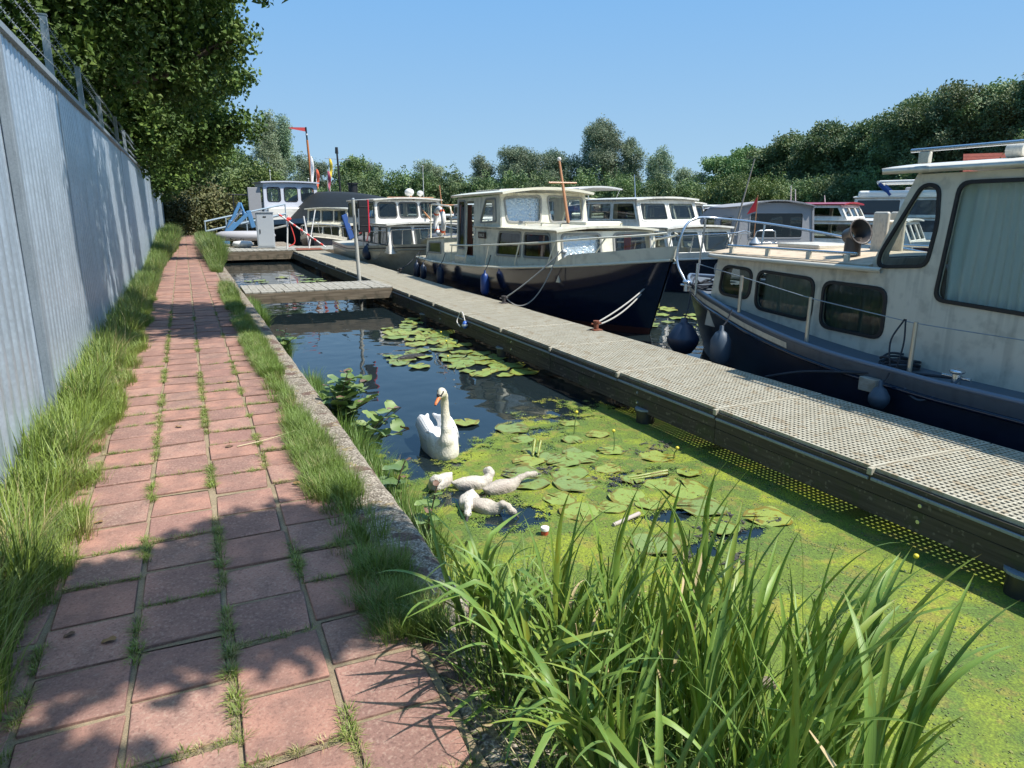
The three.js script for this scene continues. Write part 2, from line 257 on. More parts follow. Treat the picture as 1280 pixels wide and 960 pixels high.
function crown(parent, lobes, geos, mat, cols, seed, scale = 1, shell = 0.55) { // lobes: [x, y, z, rx, ry, rz, count]
  const r = rng(seed), lists = geos.map(() => []);
  lobes.forEach(([x, y, z, rx, ry, rz, n], li) => {
    const tone = 0.9 + 0.2 * r();
    for (let i = 0; i < n; i++) {
      const u = r() * 2 - 1, ph = r() * 6.283, s = Math.sqrt(1 - u * u); let d = lerp(shell, 1.04, Math.sqrt(r())); if (r() < 0.16) d *= rr(1.0, 1.16, r); if (r() < 0.2) d *= r();
      const wob = 0.68 + 0.64 * fbm(ph * 1.9 + li * 7, u * 3 + li * 3, 0, seed % 97, 2);
      const c = cols[Math.floor(r() * cols.length)], k = tone * rr(0.8, 1.2, r);
      lists[i % geos.length].push({ p: V(x + rx * d * wob * s * Math.cos(ph), y + ry * d * wob * u, z + rz * d * wob * s * Math.sin(ph)), q: new THREE.Quaternion().setFromEuler(new THREE.Euler(r() * 6.28, r() * 6.28, r() * 6.28)), s: scale * rr(0.75, 1.25, r), c: rgb(c[0] * k, c[1] * k, c[2] * k) });
    }
  });
  lists.forEach((l, i) => instanced('crown', geos[i], mat, l, parent));
}
function limb(g, a, b, r0, r1, bend, r) { // a bent, tapering limb as three cone pieces
  const A = V(...a), B = V(...b), L = A.distanceTo(B), P = [A]; for (const t of [0.35, 0.7]) P.push(A.clone().lerp(B, t).add(V((r() - 0.5) * L * bend, (r() - 0.2) * L * bend, (r() - 0.5) * L * bend))); P.push(B);
  for (let i = 0; i < 3; i++) g.push(cone(P[i].toArray(), P[i + 1].toArray(), lerp(r0, r1, i / 3), lerp(r0, r1, (i + 1) / 3), 7));
  return P;
}
function tree(name, label, cat, group, x, z, opt) {
  const { y = -0.05, trunk, lobes, geos, mat, cols, seed, scale, tr = 0.16, fork = 0.3, shell, bark = M.bark, lean = [0, 0] } = opt, r = rng(seed), t = thing(name, label, cat, [x, y, z], 0, group), g = [];
  const top = [lean[0], trunk, lean[1]], mid = [lean[0] * 0.3, trunk * 0.5, lean[1] * 0.3];
  limb(g, [0, -0.1, 0], top, tr, tr * 0.35, 0.06, r);
  for (const l of lobes) { const t0 = clamp(rr(fork, 0.85, r)), s = [lerp(0, top[0], t0), Math.min(trunk * t0, l[1] - 0.2), lerp(0, top[2], t0)]; const P = limb(g, s, [l[0], l[1], l[2]], tr * 0.45, tr * 0.12, 0.12, r); if (tr > 0.1) for (let k = 0; k < 3; k++) limb(g, P[2].toArray(), [l[0] + rr(-0.7, 0.7, r) * l[3], l[1] + rr(-0.6, 0.7, r) * l[4], l[2] + rr(-0.7, 0.7, r) * l[5]], tr * 0.15, tr * 0.04, 0.1, r); }
  mesh('trunk', g, bark, t);
  crown(t, lobes, geos, mat, cols, seed + 1, scale, shell); return t;
}
const bearing = (px, D) => { const a = 24.21 * Math.PI / 180 + Math.atan((px - 640) / 916.3); return [D * Math.sin(a), -D * Math.cos(a)]; };
const topAt = (px, py, D) => 1.5 + (262 - py) * D * Math.cos(Math.atan((px - 640) / 916.3)) / 925;

// ---- row of broad-leaved trees behind the fence, hanging over the path
const GREEN = { broad: [[0.090, 0.151, 0.031], [0.110, 0.179, 0.036], [0.069, 0.125, 0.028], [0.157, 0.224, 0.045]], dark: [[0.126, 0.186, 0.058], [0.162, 0.222, 0.067], [0.102, 0.162, 0.053]], mid: [[0.133, 0.215, 0.060], [0.167, 0.254, 0.071], [0.109, 0.181, 0.056]], silver: [[0.158, 0.220, 0.117], [0.193, 0.254, 0.144], [0.131, 0.186, 0.097], [0.234, 0.289, 0.186]], lime: [[0.13, 0.19, 0.034], [0.16, 0.22, 0.042], [0.10, 0.16, 0.03]], ochre: [[0.13, 0.135, 0.035], [0.15, 0.145, 0.045], [0.095, 0.115, 0.030]] };
{
  const B = { geos: CL.broad, mat: M.leafNear, cols: GREEN.broad, shell: 0.35 };
  // shade of the near tree falls at ground point g from height h
  const over = (gx, gz, h, rx, ry, rz, n, ox, oz) => [gx + 0.5 * h - ox, h + 0.05, gz + 0.4 * h - oz, rx, ry, rz, n];
  const o1 = [-3.0, -1.0];
  tree('broadleaf_tree', 'broad leafed tree whose high branches reach over the near pavers, shading them', 'tree', 'broad leafed trees behind the steel fence', ...o1, { ...B, trunk: 6.5, seed: 210, tr: 0.2,
    lobes: [over(0.30, -3.20, 4.6, 0.38, 0.3, 0.22, 130, ...o1), over(0.48, -2.80, 4.6, 0.28, 0.25, 0.2, 95, ...o1), over(-0.05, -2.82, 4.6, 0.5, 0.3, 0.24, 210, ...o1), over(0.22, -2.62, 4.7, 0.38, 0.3, 0.18, 130, ...o1), over(-0.42, -2.72, 4.5, 0.4, 0.3, 0.26, 180, ...o1), over(-0.72, -1.95, 4.7, 0.26, 0.3, 0.2, 60, ...o1), over(-0.85, -1.6, 4.8, 0.5, 0.3, 0.3, 60, ...o1), over(-1.6, -1.6, 5.2, 0.8, 0.5, 0.8, 160, ...o1), [0.6, 7.4, 1.6, 1.8, 1.3, 1.6, 420], [-0.8, 6.6, 2.4, 1.6, 1.3, 1.5, 360]] });
  const o2 = [-3.1, -8.5];
  tree('broadleaf_tree', 'broad leafed tree leaning out high above the path beside the fence posts', 'tree', 'broad leafed trees behind the steel fence', ...o2, { ...B, trunk: 7.5, seed: 230, tr: 0.22,
    lobes: [over(0.35, -9.6, 6.0, 0.75, 0.4, 0.35, 150, ...o2), over(-0.2, -10.6, 6.2, 0.9, 0.5, 0.5, 260, ...o2), over(0.3, -11.6, 6.6, 0.7, 0.45, 0.5, 190, ...o2), over(-0.4, -12.4, 6.8, 0.9, 0.5, 0.45, 70, ...o2), over(-1.35, -9.3, 6.2, 0.55, 0.6, 0.45, 220, ...o2), over(-1.9, -10.2, 6.2, 0.9, 0.8, 0.8, 190, ...o2), over(-2.4, -11.4, 6.6, 1.1, 0.9, 0.9, 240, ...o2), over(-1.5, -12.9, 7.0, 0.9, 0.8, 0.7, 150, ...o2), over(-1.9, -15.4, 7.6, 0.9, 0.8, 0.6, 130, ...o2), over(-1.7, -18.6, 8.4, 1.0, 0.8, 0.6, 120, ...o2), [4.15, 4.2, -1.5, 0.26, 0.10, 0.2, 9], [1.9, 7.6, 1.2, 1.4, 0.9, 1.3, 420], [0.4, 7.0, -1.6, 1.6, 1.3, 1.5, 560], [-0.6, 6.0, 0.2, 1.5, 1.3, 1.5, 480]] });
  const o3 = [-3.0, -15];
  tree('broadleaf_tree', 'dense broad leafed tree crowding over the top of the steel fence', 'tree', 'broad leafed trees behind the steel fence', ...o3, { ...B, trunk: 6, seed: 250, tr: 0.24,
    lobes: [[1.0, 4.3, 0.6, 1.6, 1.3, 1.7, 900], [2.2, 5.6, -0.4, 1.7, 1.2, 1.6, 900], [1.2, 6.6, 1.2, 2.0, 1.4, 1.8, 1100], [3.2, 4.3, -1.2, 0.8, 0.8, 1.1, 330], [0.2, 4.6, 2.6, 1.5, 1.6, 1.4, 700], [-0.8, 6.0, -1.8, 1.8, 1.7, 1.7, 700], [3.3, 6.8, 0.2, 1.0, 0.7, 1.0, 280], [4.0, 5.7, -0.5, 0.45, 0.35, 0.5, 60], [4.15, 4.7, -0.8, 0.4, 0.3, 0.5, 50], [0.2, 3.2, -1.6, 1.2, 1.0, 1.3, 500], [-0.5, 3.6, 1.2, 1.1, 1.1, 1.6, 520]] });
  const o4 = [-3.2, -22.5];
  tree('broadleaf_tree', 'broad leafed tree with boughs drooping low over the middle of the path', 'tree', 'broad leafed trees behind the steel fence', ...o4, { ...B, trunk: 7.5, seed: 270, tr: 0.24, scale: 1.15,
    lobes: [[2.0, 4.0, 0, 1.6, 1.2, 1.7, 800], [3.2, 5.5, -0.6, 1.4, 1.0, 1.5, 620], [2.0, 7.0, 0.6, 2.0, 1.5, 1.8, 1000], [3.8, 3.6, -1.2, 0.8, 0.6, 1.0, 240], [0.4, 5.2, 1.0, 1.9, 1.9, 1.9, 900], [0.8, 3.2, -1.4, 1.5, 1.1, 1.5, 600], [4.0, 7.2, 0.6, 1.1, 0.8, 1.2, 330], [4.7, 5.1, -0.4, 0.7, 0.4, 0.6, 90], [4.85, 3.9, -0.9, 0.7, 0.4, 0.6, 80], [4.6, 6.3, 0, 0.7, 0.45, 0.7, 90], [0.5, 8.6, -0.4, 2.2, 1.4, 2.0, 800]] });
  const o5 = [-3.0, -32];
  tree('broadleaf_tree', 'tall broad leafed tree near the far end of the steel fence', 'tree', 'broad leafed trees behind the steel fence', ...o5, { ...B, trunk: 9, seed: 290, tr: 0.25, scale: 1.45,
    lobes: [[1.8, 3.6, 0.4, 1.9, 1.5, 2.0, 700], [3.3, 5.4, -0.4, 1.7, 1.3, 1.8, 520], [2.2, 7.4, 0, 2.2, 1.8, 2.2, 760], [4.2, 4.0, -1, 1.0, 0.8, 1.3, 200], [0.6, 5.5, 0.5, 2.2, 2.4, 2.2, 800], [3.2, 9.6, 0.4, 1.7, 1.5, 1.8, 420], [1.4, 10.2, 0, 2.2, 1.7, 2.2, 540], [4.4, 7.8, -0.6, 1.0, 0.8, 1.3, 200]] });
  const o6 = [-3.4, -43];
  tree('broadleaf_tree', 'dark broad leafed tree behind the shrubs where the path ends', 'tree', 'broad leafed trees behind the steel fence', ...o6, { ...B, cols: GREEN.dark, trunk: 9, seed: 310, tr: 0.25, scale: 1.9,
    lobes: [[2.4, 4.2, -1, 2.2, 1.8, 2.2, 520], [4.0, 4.6, -2, 1.7, 1.5, 2.0, 380], [2.6, 7.2, -1, 2.2, 2.0, 2.4, 500], [0.6, 6, 0, 2.6, 2.8, 2.4, 620], [2.0, 10.0, 0, 2.8, 2.0, 2.4, 520]] });
}
// ---- shrubs closing the path
function bush(label, x, z, h, w, cols, seed, n = 420, group = 'shrubs at the end of the path', geos = CL.bush, scale = 1) {
  const r = rng(seed), lobes = []; for (let i = 0; i < 6; i++) { const a = i * 1.05 + r(), d = i ? w * 0.5 : 0; lobes.push([Math.cos(a) * d, h * rr(0.35, 0.66, r), Math.sin(a) * d * 0.8, w * rr(0.42, 0.6, r), h * rr(0.3, 0.42, r), w * rr(0.42, 0.6, r), Math.round(n / 6)]); }
  lobes.push([0, h * 0.25, 0, w * 0.8, h * 0.25, w * 0.7, n / 5 | 0]);
  return tree('shrub', label, 'shrub', group, x, z, { trunk: h * 0.5, lobes, geos, mat: M.leafFar, cols, seed, scale, tr: 0.06, shell: 0.45 });
}
bush('ochre tinted shrub closing off the end of the brick path', 0.9, -51, 4.0, 2.4, GREEN.ochre, 401, 1500, undefined, CL.bush, 1.25);
bush('bright green rounded shrub behind the blue crane arm', 4.6, -54, 4.2, 2.6, GREEN.lime, 402, 1500, undefined, CL.bush, 1.25);
bush('low yellowish shrub at the foot of the fence end', -0.6, -48, 2.4, 1.5, GREEN.ochre, 403, 700, undefined, CL.bush, 1.1);
bush('deep green shrub rising behind the ochre shrub', 2.6, -58, 5.2, 2.6, GREEN.dark, 404, 1300, undefined, CL.bush, 1.5);

// ---- far trees round the basin
function farTree(label, px, py, D, wpx, kind, seed, group = 'trees along the far bank', name = 'bank_tree') {
  const [x, z] = bearing(px, D), h = topAt(px, py, D) + 0.05, w = wpx / 930 * D, r = rng(seed), lobes = [];
  const K = { round: [9, 0.40, 0.30, 0.24], tall: [11, 0.30, 0.16, 0.26], willow: [10, 0.36, 0.26, 0.22], dark: [12, 0.38, 0.24, 0.22] }[kind];
  for (let i = 0; i < K[0]; i++) { const t = (i + 0.5) / K[0], hy = lerp(0.16, 0.90, t) * h, prof = kind === 'tall' ? 0.35 + 0.65 * Math.sin(Math.PI * Math.pow(1 - t, 0.8) * 0.9 + 0.1) : Math.sin(Math.PI * (0.22 + 0.70 * (1 - t))), a = i * 2.4 + r(), d = w * 0.42 * prof * rr(0.5, 1, r); lobes.push([Math.cos(a) * d, hy, Math.sin(a) * d, w * K[1] * (0.55 + 0.5 * prof) * rr(0.8, 1.1, r), Math.min(h * K[3] * 0.5 * rr(0.7, 1.1, r), (h - hy) * 1.02), w * K[1] * (0.55 + 0.5 * prof) * rr(0.8, 1.1, r), Math.round(clamp(w * w * h * 1.2, 70, 210))]); }
  const tone = rr(0.85, 1.45, r), warm = rr(0.92, 1.12, r), cols = ({ round: GREEN.mid, tall: GREEN.silver, willow: GREEN.silver, dark: GREEN.dark }[kind]).map((c) => [c[0] * tone * warm, c[1] * tone, c[2] * tone]);
  return tree(name, label, 'tree', group, x, z, { trunk: h * 0.72, lobes, geos: kind === 'tall' || kind === 'willow' ? CL.fine : CL.mid, mat: M.leafFar, cols, seed, scale: D / 92 * (kind === 'dark' ? 0.9 : 0.82), tr: 0.14, bark: kind === 'tall' ? M.paleBark : M.bark, shell: 0.3, fork: 0.2 });
}
const far = [
  ['dusky olive tree beside the broad leafed trees', 300, 190, 72, 40, 'round'], ['silvery poplar with a leaning forked top', 337, 142, 72, 34, 'tall'], ['silvery poplar just behind the orange mast', 357, 144, 74, 26, 'tall'],
  ['thin pale willow between the two masts', 392, 196, 80, 40, 'willow'], ['dark tree behind the yellow pennant', 440, 196, 82, 36, 'round'], ['small pale tree poking above the hedge line', 468, 202, 84, 20, 'willow'],
  ['grey green tree with a bare twig above the hedge', 541, 200, 82, 34, 'willow'], ['tree with dead twigs beside the willow', 604, 196, 80, 26, 'willow'], ['broad silvery willow above the cream wheelhouse', 652, 183, 80, 62, 'willow'],
  ['greyish willow to the right of the cross shaped mast', 700, 190, 82, 44, 'willow'], ['tallest silvery poplar above the blue canvas cruiser', 752, 149, 82, 52, 'tall'], ['slender poplar beside the tallest silvery poplar', 786, 172, 82, 28, 'tall'], ['narrow poplar with a pointed tip above the metal awning', 824, 186, 80, 32, 'tall'],
  ['low pale tree in the dip of the tree line', 858, 210, 84, 34, 'willow'], ['rounded grey green tree in front of the tall dark trees', 914, 186, 84, 54, 'round'], ['full green tree at the start of the tall wood', 972, 172, 84, 62, 'dark'], ['bushy green tree behind the grey tent boat', 1022, 158, 80, 66, 'dark'], ['green tree above the white flying bridge', 1068, 155, 78, 60, 'dark'],
  ['dark tall tree above the wheelhouse corner', 1122, 124, 74, 70, 'dark'], ['dark tall tree with gaps showing sky', 1172, 112, 72, 72, 'dark'], ['dark tree left of the tallest dark poplar', 1218, 108, 72, 66, 'dark'], ['tallest dark poplar above the red tiled roof', 1264, 90, 70, 62, 'dark'], ['dark tree beyond the tallest dark poplar', 1330, 100, 68, 80, 'dark'],
];
far.forEach((f, i) => farTree(f[0], f[1], f[2], f[3], f[4], f[5], 500 + i * 7));
const hedge = [[330, 226, 66, 40], [372, 228, 68, 46], [418, 232, 70, 40], [452, 222, 70, 46], [492, 216, 72, 52], [528, 216, 71, 46], [566, 212, 72, 52], [606, 214, 72, 50], [646, 218, 71, 50], [690, 214, 72, 54], [736, 212, 72, 52], [782, 216, 72, 50], [826, 222, 71, 48], [866, 226, 72, 46], [1000, 216, 74, 60], [1050, 208, 73, 62], [1100, 200, 72, 62], [1150, 196, 70, 62], [1200, 194, 69, 60], [1250, 192, 69, 60]];
hedge.forEach(([px, py, D, w], i) => { const [x, z] = bearing(px, D); bush('shrub in the thick green hedge along the far bank', x, z, topAt(px, py, D), w / 930 * D * 0.62, i % 3 ? GREEN.mid : GREEN.dark, 620 + i, 520, 'shrubs of the far bank hedge', CL.mid, 0.62); });
{ const [x, z] = bearing(938, 66); bush('bright green dome shaped shrub behind the grey tent boat', x, z, topAt(938, 218, 66), 3.4, GREEN.lime, 700, 900, 'bright shrubs of the far bank', CL.mid, 0.55); }
{ const [x, z] = bearing(895, 67); bush('bright green shrub left of the dome shaped one', x, z, topAt(895, 226, 67), 2.4, GREEN.lime, 701, 600, 'bright shrubs of the far bank', CL.mid, 0.55); }
{ const [x, z] = bearing(1290, 58); bush('yellow green treetop beside the red tiled roof', x, z, topAt(1290, 168, 58), 2.6, GREEN.lime, 702, 700, 'bright shrubs of the far bank', CL.mid, 0.5); }

// ---- grass
function tuft(n, h, w, spread, seed, droop = 0.6) {
  const r = rng(seed), pos = [];
  for (let i = 0; i < n; i++) {
    const a = r() * 6.283, d = spread * Math.sqrt(r()), L = h * rr(0.5, 1.1, r), lean = rr(0.1, droop, r), dir = a + rr(-0.8, 0.8, r), bx = Math.cos(a) * d, bz = Math.sin(a) * d, wx = -Math.sin(dir) * w * 0.5, wz = Math.cos(dir) * w * 0.5, P = [];
    for (let k = 0; k < 4; k++) { const t = k / 3, o = L * lean * t * t, y = L * (t - 0.35 * lean * t * t), ww = (1 - t * t) + 0.02; P.push([bx + Math.cos(dir) * o - wx * ww, y, bz + Math.sin(dir) * o - wz * ww], [bx + Math.cos(dir) * o + wx * ww, y, bz + Math.sin(dir) * o + wz * ww]); }
    for (let k = 0; k < 3; k++) { const [A, B, C, D] = [P[2 * k], P[2 * k + 1], P[2 * k + 2], P[2 * k + 3]]; pos.push(...A, ...B, ...C); if (k < 2) pos.push(...B, ...D, ...C); }
  }
  return tri3(pos);
}
const TUFT = { fine: [1, 2, 3].map((s) => tuft(34, 0.16, 0.0032, 0.05, 800 + s, 0.75)), tall: [1, 2, 3].map((s) => tuft(20, 0.42, 0.0075, 0.09, 810 + s, 0.8)), joint: [1, 2].map((s) => tuft(22, 0.035, 0.0028, 0.022, 820 + s, 1.6)) };
function scatter(name, label, geos, n, seed, place, col) { // place(r) -> [x,y,z,scale] or null
  const r = rng(seed), L = geos.map(() => []); let k = 0;
  for (let i = 0; i < n; i++) { const p = place(r, i); if (!p) continue; const c = col(r, p); L[k++ % geos.length].push({ p: V(p[0], p[1], p[2]), q: new THREE.Quaternion().setFromEuler(new THREE.Euler(rr(-0.15, 0.15, r), r() * 6.283, rr(-0.15, 0.15, r))), s: p[3], c: rgb(...c) }); }
  L.forEach((l, i) => { if (!l.length) return; tag(instanced(name, geos[i], M.grass, l), label, 'grass'); });
}
const lawn = [0.165, 0.24, 0.034], straw = [0.36, 0.31, 0.13], fresh = [0.235, 0.31, 0.042], deep = [0.105, 0.175, 0.032];
const grassCol = (a, b, dry = 0.06) => (r) => { const c = r() < dry ? straw : mix3(a, b, r()), k = rr(0.8, 1.2, r); return [c[0] * k, c[1] * k, c[2] * k]; };
// fence side: tall at the sheets, short at the pavers, with bare gaps
scatter('verge_grass', 'short grass creeping over the pavers on the fence side', TUFT.fine, 5200, 31, (r) => { const z = -0.6 - 13 * Math.pow(r(), 1.25), x = rr(-0.98, -0.50, r), e = -0.60 + 0.12 * (fbm(z * 2.3, 3, 0, 5, 3) - 0.5) * 2; if (x > e || fbm(x * 7, z * 3.2, 0, 8, 3) < 0.43) return null; return [x, 0, z, rr(0.5, 1.1, r)]; }, grassCol(lawn, fresh, 0.08));
scatter('tall_verge_grass', 'tall wild grass growing against the steel fence', TUFT.tall, 1150, 32, (r) => { const z = -0.8 - 13 * r(), x = -0.97 + 0.26 * Math.pow(r(), 1.6); if (fbm(z * 1.4, 7, 0, 12, 3) < 0.40) return null; return [x, 0, z, rr(0.5, 1.0, r)]; }, grassCol(deep, fresh, 0.1));
scatter('far_verge_grass', 'wild grass along the fence further down the path', TUFT.tall, 4600, 33, (r) => { const z = -13.5 - 36 * r(), x = -0.98 + (0.34 + 0.2 * sstep(20, 34, -z)) * Math.pow(r(), 1.2); return [x, 0, z, rr(0.5, 0.95, r) * lerp(1, 2.1, sstep(20, 30, -z)) * (0.7 + 0.6 * fbm(z * 0.9, 2, 0, 14, 2))]; }, grassCol(deep, lawn));
scatter('tall_verge_grass', 'tall bright grass hiding the foot of the nearest fence sheets', TUFT.tall, 230, 42, (r) => { const z = -2.6 - 4.6 * r(), x = -0.97 + 0.24 * Math.pow(r(), 1.4); return [x, 0, z, rr(0.5, 0.95, r)]; }, grassCol(lawn, fresh, 0.1));
// quay side strip between pavers and coping
scatter('kerb_grass', 'fine grass growing between pavers and concrete coping', TUFT.fine, 4600, 34, (r) => { const z = -2.2 - 12 * Math.pow(r(), 1.15), w = 0.09 + 0.07 * fbm(z * 1.6, 9, 0, 3, 2), x = 0.60 + (r() + r() - 1) * w; if (fbm(z * 1.1, 4, 0, 21, 3) < 0.40 && r() < 0.85) return null; return [x, 0, z, rr(0.5, 0.95, r)]; }, grassCol(lawn, [0.15, 0.24, 0.03], 0.05));
scatter('far_kerb_grass', 'grass along the quay edge further down the path', TUFT.tall, 4200, 35, (r) => { const z = -13 - 36 * r(), big = sstep(19, 25, -z); if (!big && fbm(z * 0.9, 4, 0, 22, 2) < 0.36) return null; return [lerp(0.63, 0.80, big) + (r() - 0.5) * lerp(0.22, 0.42, big), 0, z, rr(0.3, 0.6, r) * lerp(1, 3.0, big * sstep(50, 30, -z))]; }, grassCol(deep, lawn));
scatter('quay_foot_grass', 'soft green grass rooted on the water side of the quay wall', TUFT.tall, 2600, 36, (r) => { const z = -2.9 - 13 * r(); if (fbm(z * 0.9, 14, 0, 24, 2) < (z > -6.2 && z < -3.2 ? 0.18 : 0.46)) return null; return [0.93 + 0.10 * r(), -0.40 + 0.1 * r(), z, rr(0.45, 0.8, r)]; }, grassCol([0.10, 0.185, 0.03], [0.15, 0.25, 0.035], 0.04));
// joints of the paving
scatter('joint_grass', 'tiny grass and moss in the joints between pavers', TUFT.joint, 3000, 37, (r) => { const z = -0.9 - 11 * Math.pow(r(), 1.3), c = [-0.6, -0.3, 0, 0.3][Math.floor(r() * 4)]; if (fbm(z * 2.4, c * 9 + 5, 0, 26, 3) < (c === -0.3 ? 0.42 : 0.52)) return null; return [c + (r() - 0.5) * 0.018, 0.012, z, rr(0.5, 1.1, r)]; }, grassCol([0.15, 0.19, 0.04], fresh, 0.25));
scatter('joint_grass', 'tiny grass and moss in the joints between pavers', TUFT.joint, 1900, 38, (r) => { const row = Math.floor(r() * 24), c = Math.floor(r() * 5), z = -0.85 - row * 0.3 - 0.15 + [0.1, 0.02, -0.02, 0.1, 0.05][c]; if (hash(row, c, 77) < 0.66) return null; return [-0.9 + c * 0.3 + r() * 0.3, 0.012, z + (r() - 0.5) * 0.015, rr(0.4, 1.0, r)]; }, grassCol([0.15, 0.19, 0.04], fresh, 0.3));

// ---- reeds at the quay edge in the foreground
const reedTex = tex(128, (u, v) => { const st = fbm(u * 3, v * 26, 3, 5, 2, 26), rib = Math.exp(-Math.pow((v - 0.5) / 0.035, 2)), bl = fbm(u * 9, v * 5, 9, 6, 3, 5); let c = mix3([0.84, 0.88, 0.80], [1, 1, 1], st); c = mix3(c, [1, 1, 0.96], 0.6 * rib); c = mix3(c, [0.95, 0.80, 0.52], 0.5 * sstep(0.62, 0.75, bl)); return mix3(c, [0.86, 0.68, 0.42], 0.85 * sstep(0.93, 0.985, u + 0.05 * (st - 0.5))); });
const reedMats = [[0.225, 0.35, 0.07], [0.26, 0.39, 0.075], [0.195, 0.315, 0.075], [0.29, 0.37, 0.06]].map((c) => phy({ color: rgb(...c), map: reedTex, roughness: 0.45, transmission: 0.3, thickness: 0, specularIntensity: 0.7, bumpMap: reedTex, bumpScale: 0.0008 })), dryReed = std({ color: rgb(0.42, 0.33, 0.18), roughness: 0.9 });
function reedLeaf(L, w, arc, twist, seed, kink = 0) { // from the sheath upward, arcing over along +z
  const rows = [], n = 13; let y = 0, z = 0, ang = 0.12;
  for (let i = 0; i <= n; i++) {
    const t = i / n, ww = w * 0.5 * Math.pow(Math.sin(Math.PI * clamp(0.14 + 0.86 * Math.pow(t, 0.8))), 0.75) * (1 - 0.1 * t), tw = twist * t, cx = Math.cos(tw), sx = Math.sin(tw), f = 0.28 * ww;
    rows.push([[-ww * cx, y + f * Math.cos(ang) - ww * sx * 0.5, z - f], [0, y, z], [ww * cx, y + f * Math.cos(ang) + ww * sx * 0.5, z - f]]);
    ang = 0.12 + arc * Math.pow(t, 1.5) + 0.06 * Math.sin(seed + t * 9) + kink * sstep(0.52, 0.58, t); y += L / n * Math.cos(ang); z += L / n * Math.sin(ang);
  }
  return gridGeo(rows);
}
{
  const r = rng(91), up = [], over = [];
  for (let i = 0; i < 14; i++) up.push(reedLeaf(rr(0.38, 0.64, r), rr(0.018, 0.033, r), [0.22, 0.35, 0.5, 0.7, 1.0, 0.3, 0.45][i % 7], rr(-0.9, 0.9, r), i));
  for (let i = 0; i < 12; i++) over.push(reedLeaf(rr(0.36, 0.62, r), rr(0.017, 0.032, r), [1.0, 1.4, 1.8, 2.2, 1.2, 0.7][i % 6], rr(-0.9, 0.9, r), i + 3, i % 4 === 3 ? 0.9 : 0));
  const wide = [reedLeaf(0.72, 0.036, 1.0, 0.5, 3), reedLeaf(0.80, 0.034, 0.7, -0.4, 5), reedLeaf(0.66, 0.038, 1.3, 0.3, 8)];
  const HS = [0.45, 0.7, 0.95], stems = HS.map((h) => cone([0, -0.05, 0], [0, h, 0], 0.0045, 0.002, 6));
  const kinds = ['low arching reed shoot growing over the concrete coping', 'upright reed with narrow blades rooted at the foot of the quay wall', 'tall reed whose blades stand above the duckweed', 'reed with broad blades bending out over the duckweed', 'dry tan reed stalk among the green reeds'];
  const plant = (x, y, z, h, lean, dir, nl, pool, kind) => {
    const t = thing('reed_plant', kinds[kind], 'reed', [x, y, z], 0, ['reeds on the coping', 'reeds at the wall foot', 'tall reeds', 'broad bladed reeds', 'dry reed stalks'][kind]); t.rotation.set(Math.cos(dir) * lean, 0, -Math.sin(dir) * lean);
    const k = h < 0.55 ? 0 : h < 0.82 ? 1 : 2, st = mesh('stem', stems[k], kind === 4 ? dryReed : reedMats[k % 3], t); st.scale.y = h / HS[k];
    for (let i = 0; i < nl; i++) { const u = lerp(0.15, 0.95, (i + r() * 0.6) / nl), big = kind === 3 && i > nl - 3, m = mesh('leaf', big ? wide[i % 3] : pool[Math.floor(r() * pool.length)], kind === 4 ? dryReed : reedMats[r() < 0.12 ? 3 : Math.floor(r() * 3)], t); m.position.set(0, u * h, 0); m.rotation.y = big ? dir + rr(-0.7, 0.7, r) : i * 2.6 + rr(-0.7, 0.7, r); m.scale.setScalar(lerp(1.05, 0.75, u) * rr(0.8, 1.1, r)); }
  };
  for (let i = 0; i < 40; i++) { const t = r(), x = lerp(0.80, 0.98, r()), z = lerp(-2.15, -0.95, t); plant(x, x > 0.9 ? -0.4 : -0.02, z, x > 0.9 ? rr(0.38, 0.6, r) : rr(0.16, 0.3, r), rr(0.05, 0.4, r), rr(3.4, 6.0, r), 6, over, 0); }
  for (let i = 0; i < 58; i++) { const t = r(), x = lerp(0.93, 1.34, r()), z = lerp(-2.05, -0.95, t); plant(x, -0.46, z, rr(0.5, 0.82, r), rr(0.02, 0.15, r), r() * 6.28, 6, r() < 0.72 ? up : over, 1); }
  for (let i = 0; i < 38; i++) { const x = lerp(1.0, 1.62, Math.pow(r(), 1.2)), z = lerp(-1.95, -1.0, r()); plant(x, -0.48, z, rr(0.66, 0.98, r), rr(0.02, 0.14, r), r() * 6.28, 6, up, 2); }
  for (let i = 0; i < 14; i++) { const x = lerp(1.25, 1.72, r()), z = lerp(-1.5, -0.98, r()); plant(x, -0.48, z, rr(0.5, 0.72, r), rr(0.04, 0.2, r), rr(0.9, 2.3, r), 6, up, 3); }
  for (let i = 0; i < 9; i++) plant(rr(0.92, 1.5, r), -0.46, rr(-2.0, -1.0, r), rr(0.4, 0.8, r), rr(0.1, 0.5, r), r() * 6.28, 2, over, 4);
  scatter('reed_undergrowth', 'thin grass blades at the foot of the reeds', TUFT.tall, 170, 39, (q) => { const t = q(); return [lerp(0.70, 1.3, q()), -0.2 * q(), lerp(-2.2, -0.9, t), rr(0.6, 1.0, q)]; }, grassCol(deep, lawn, 0.08));
}

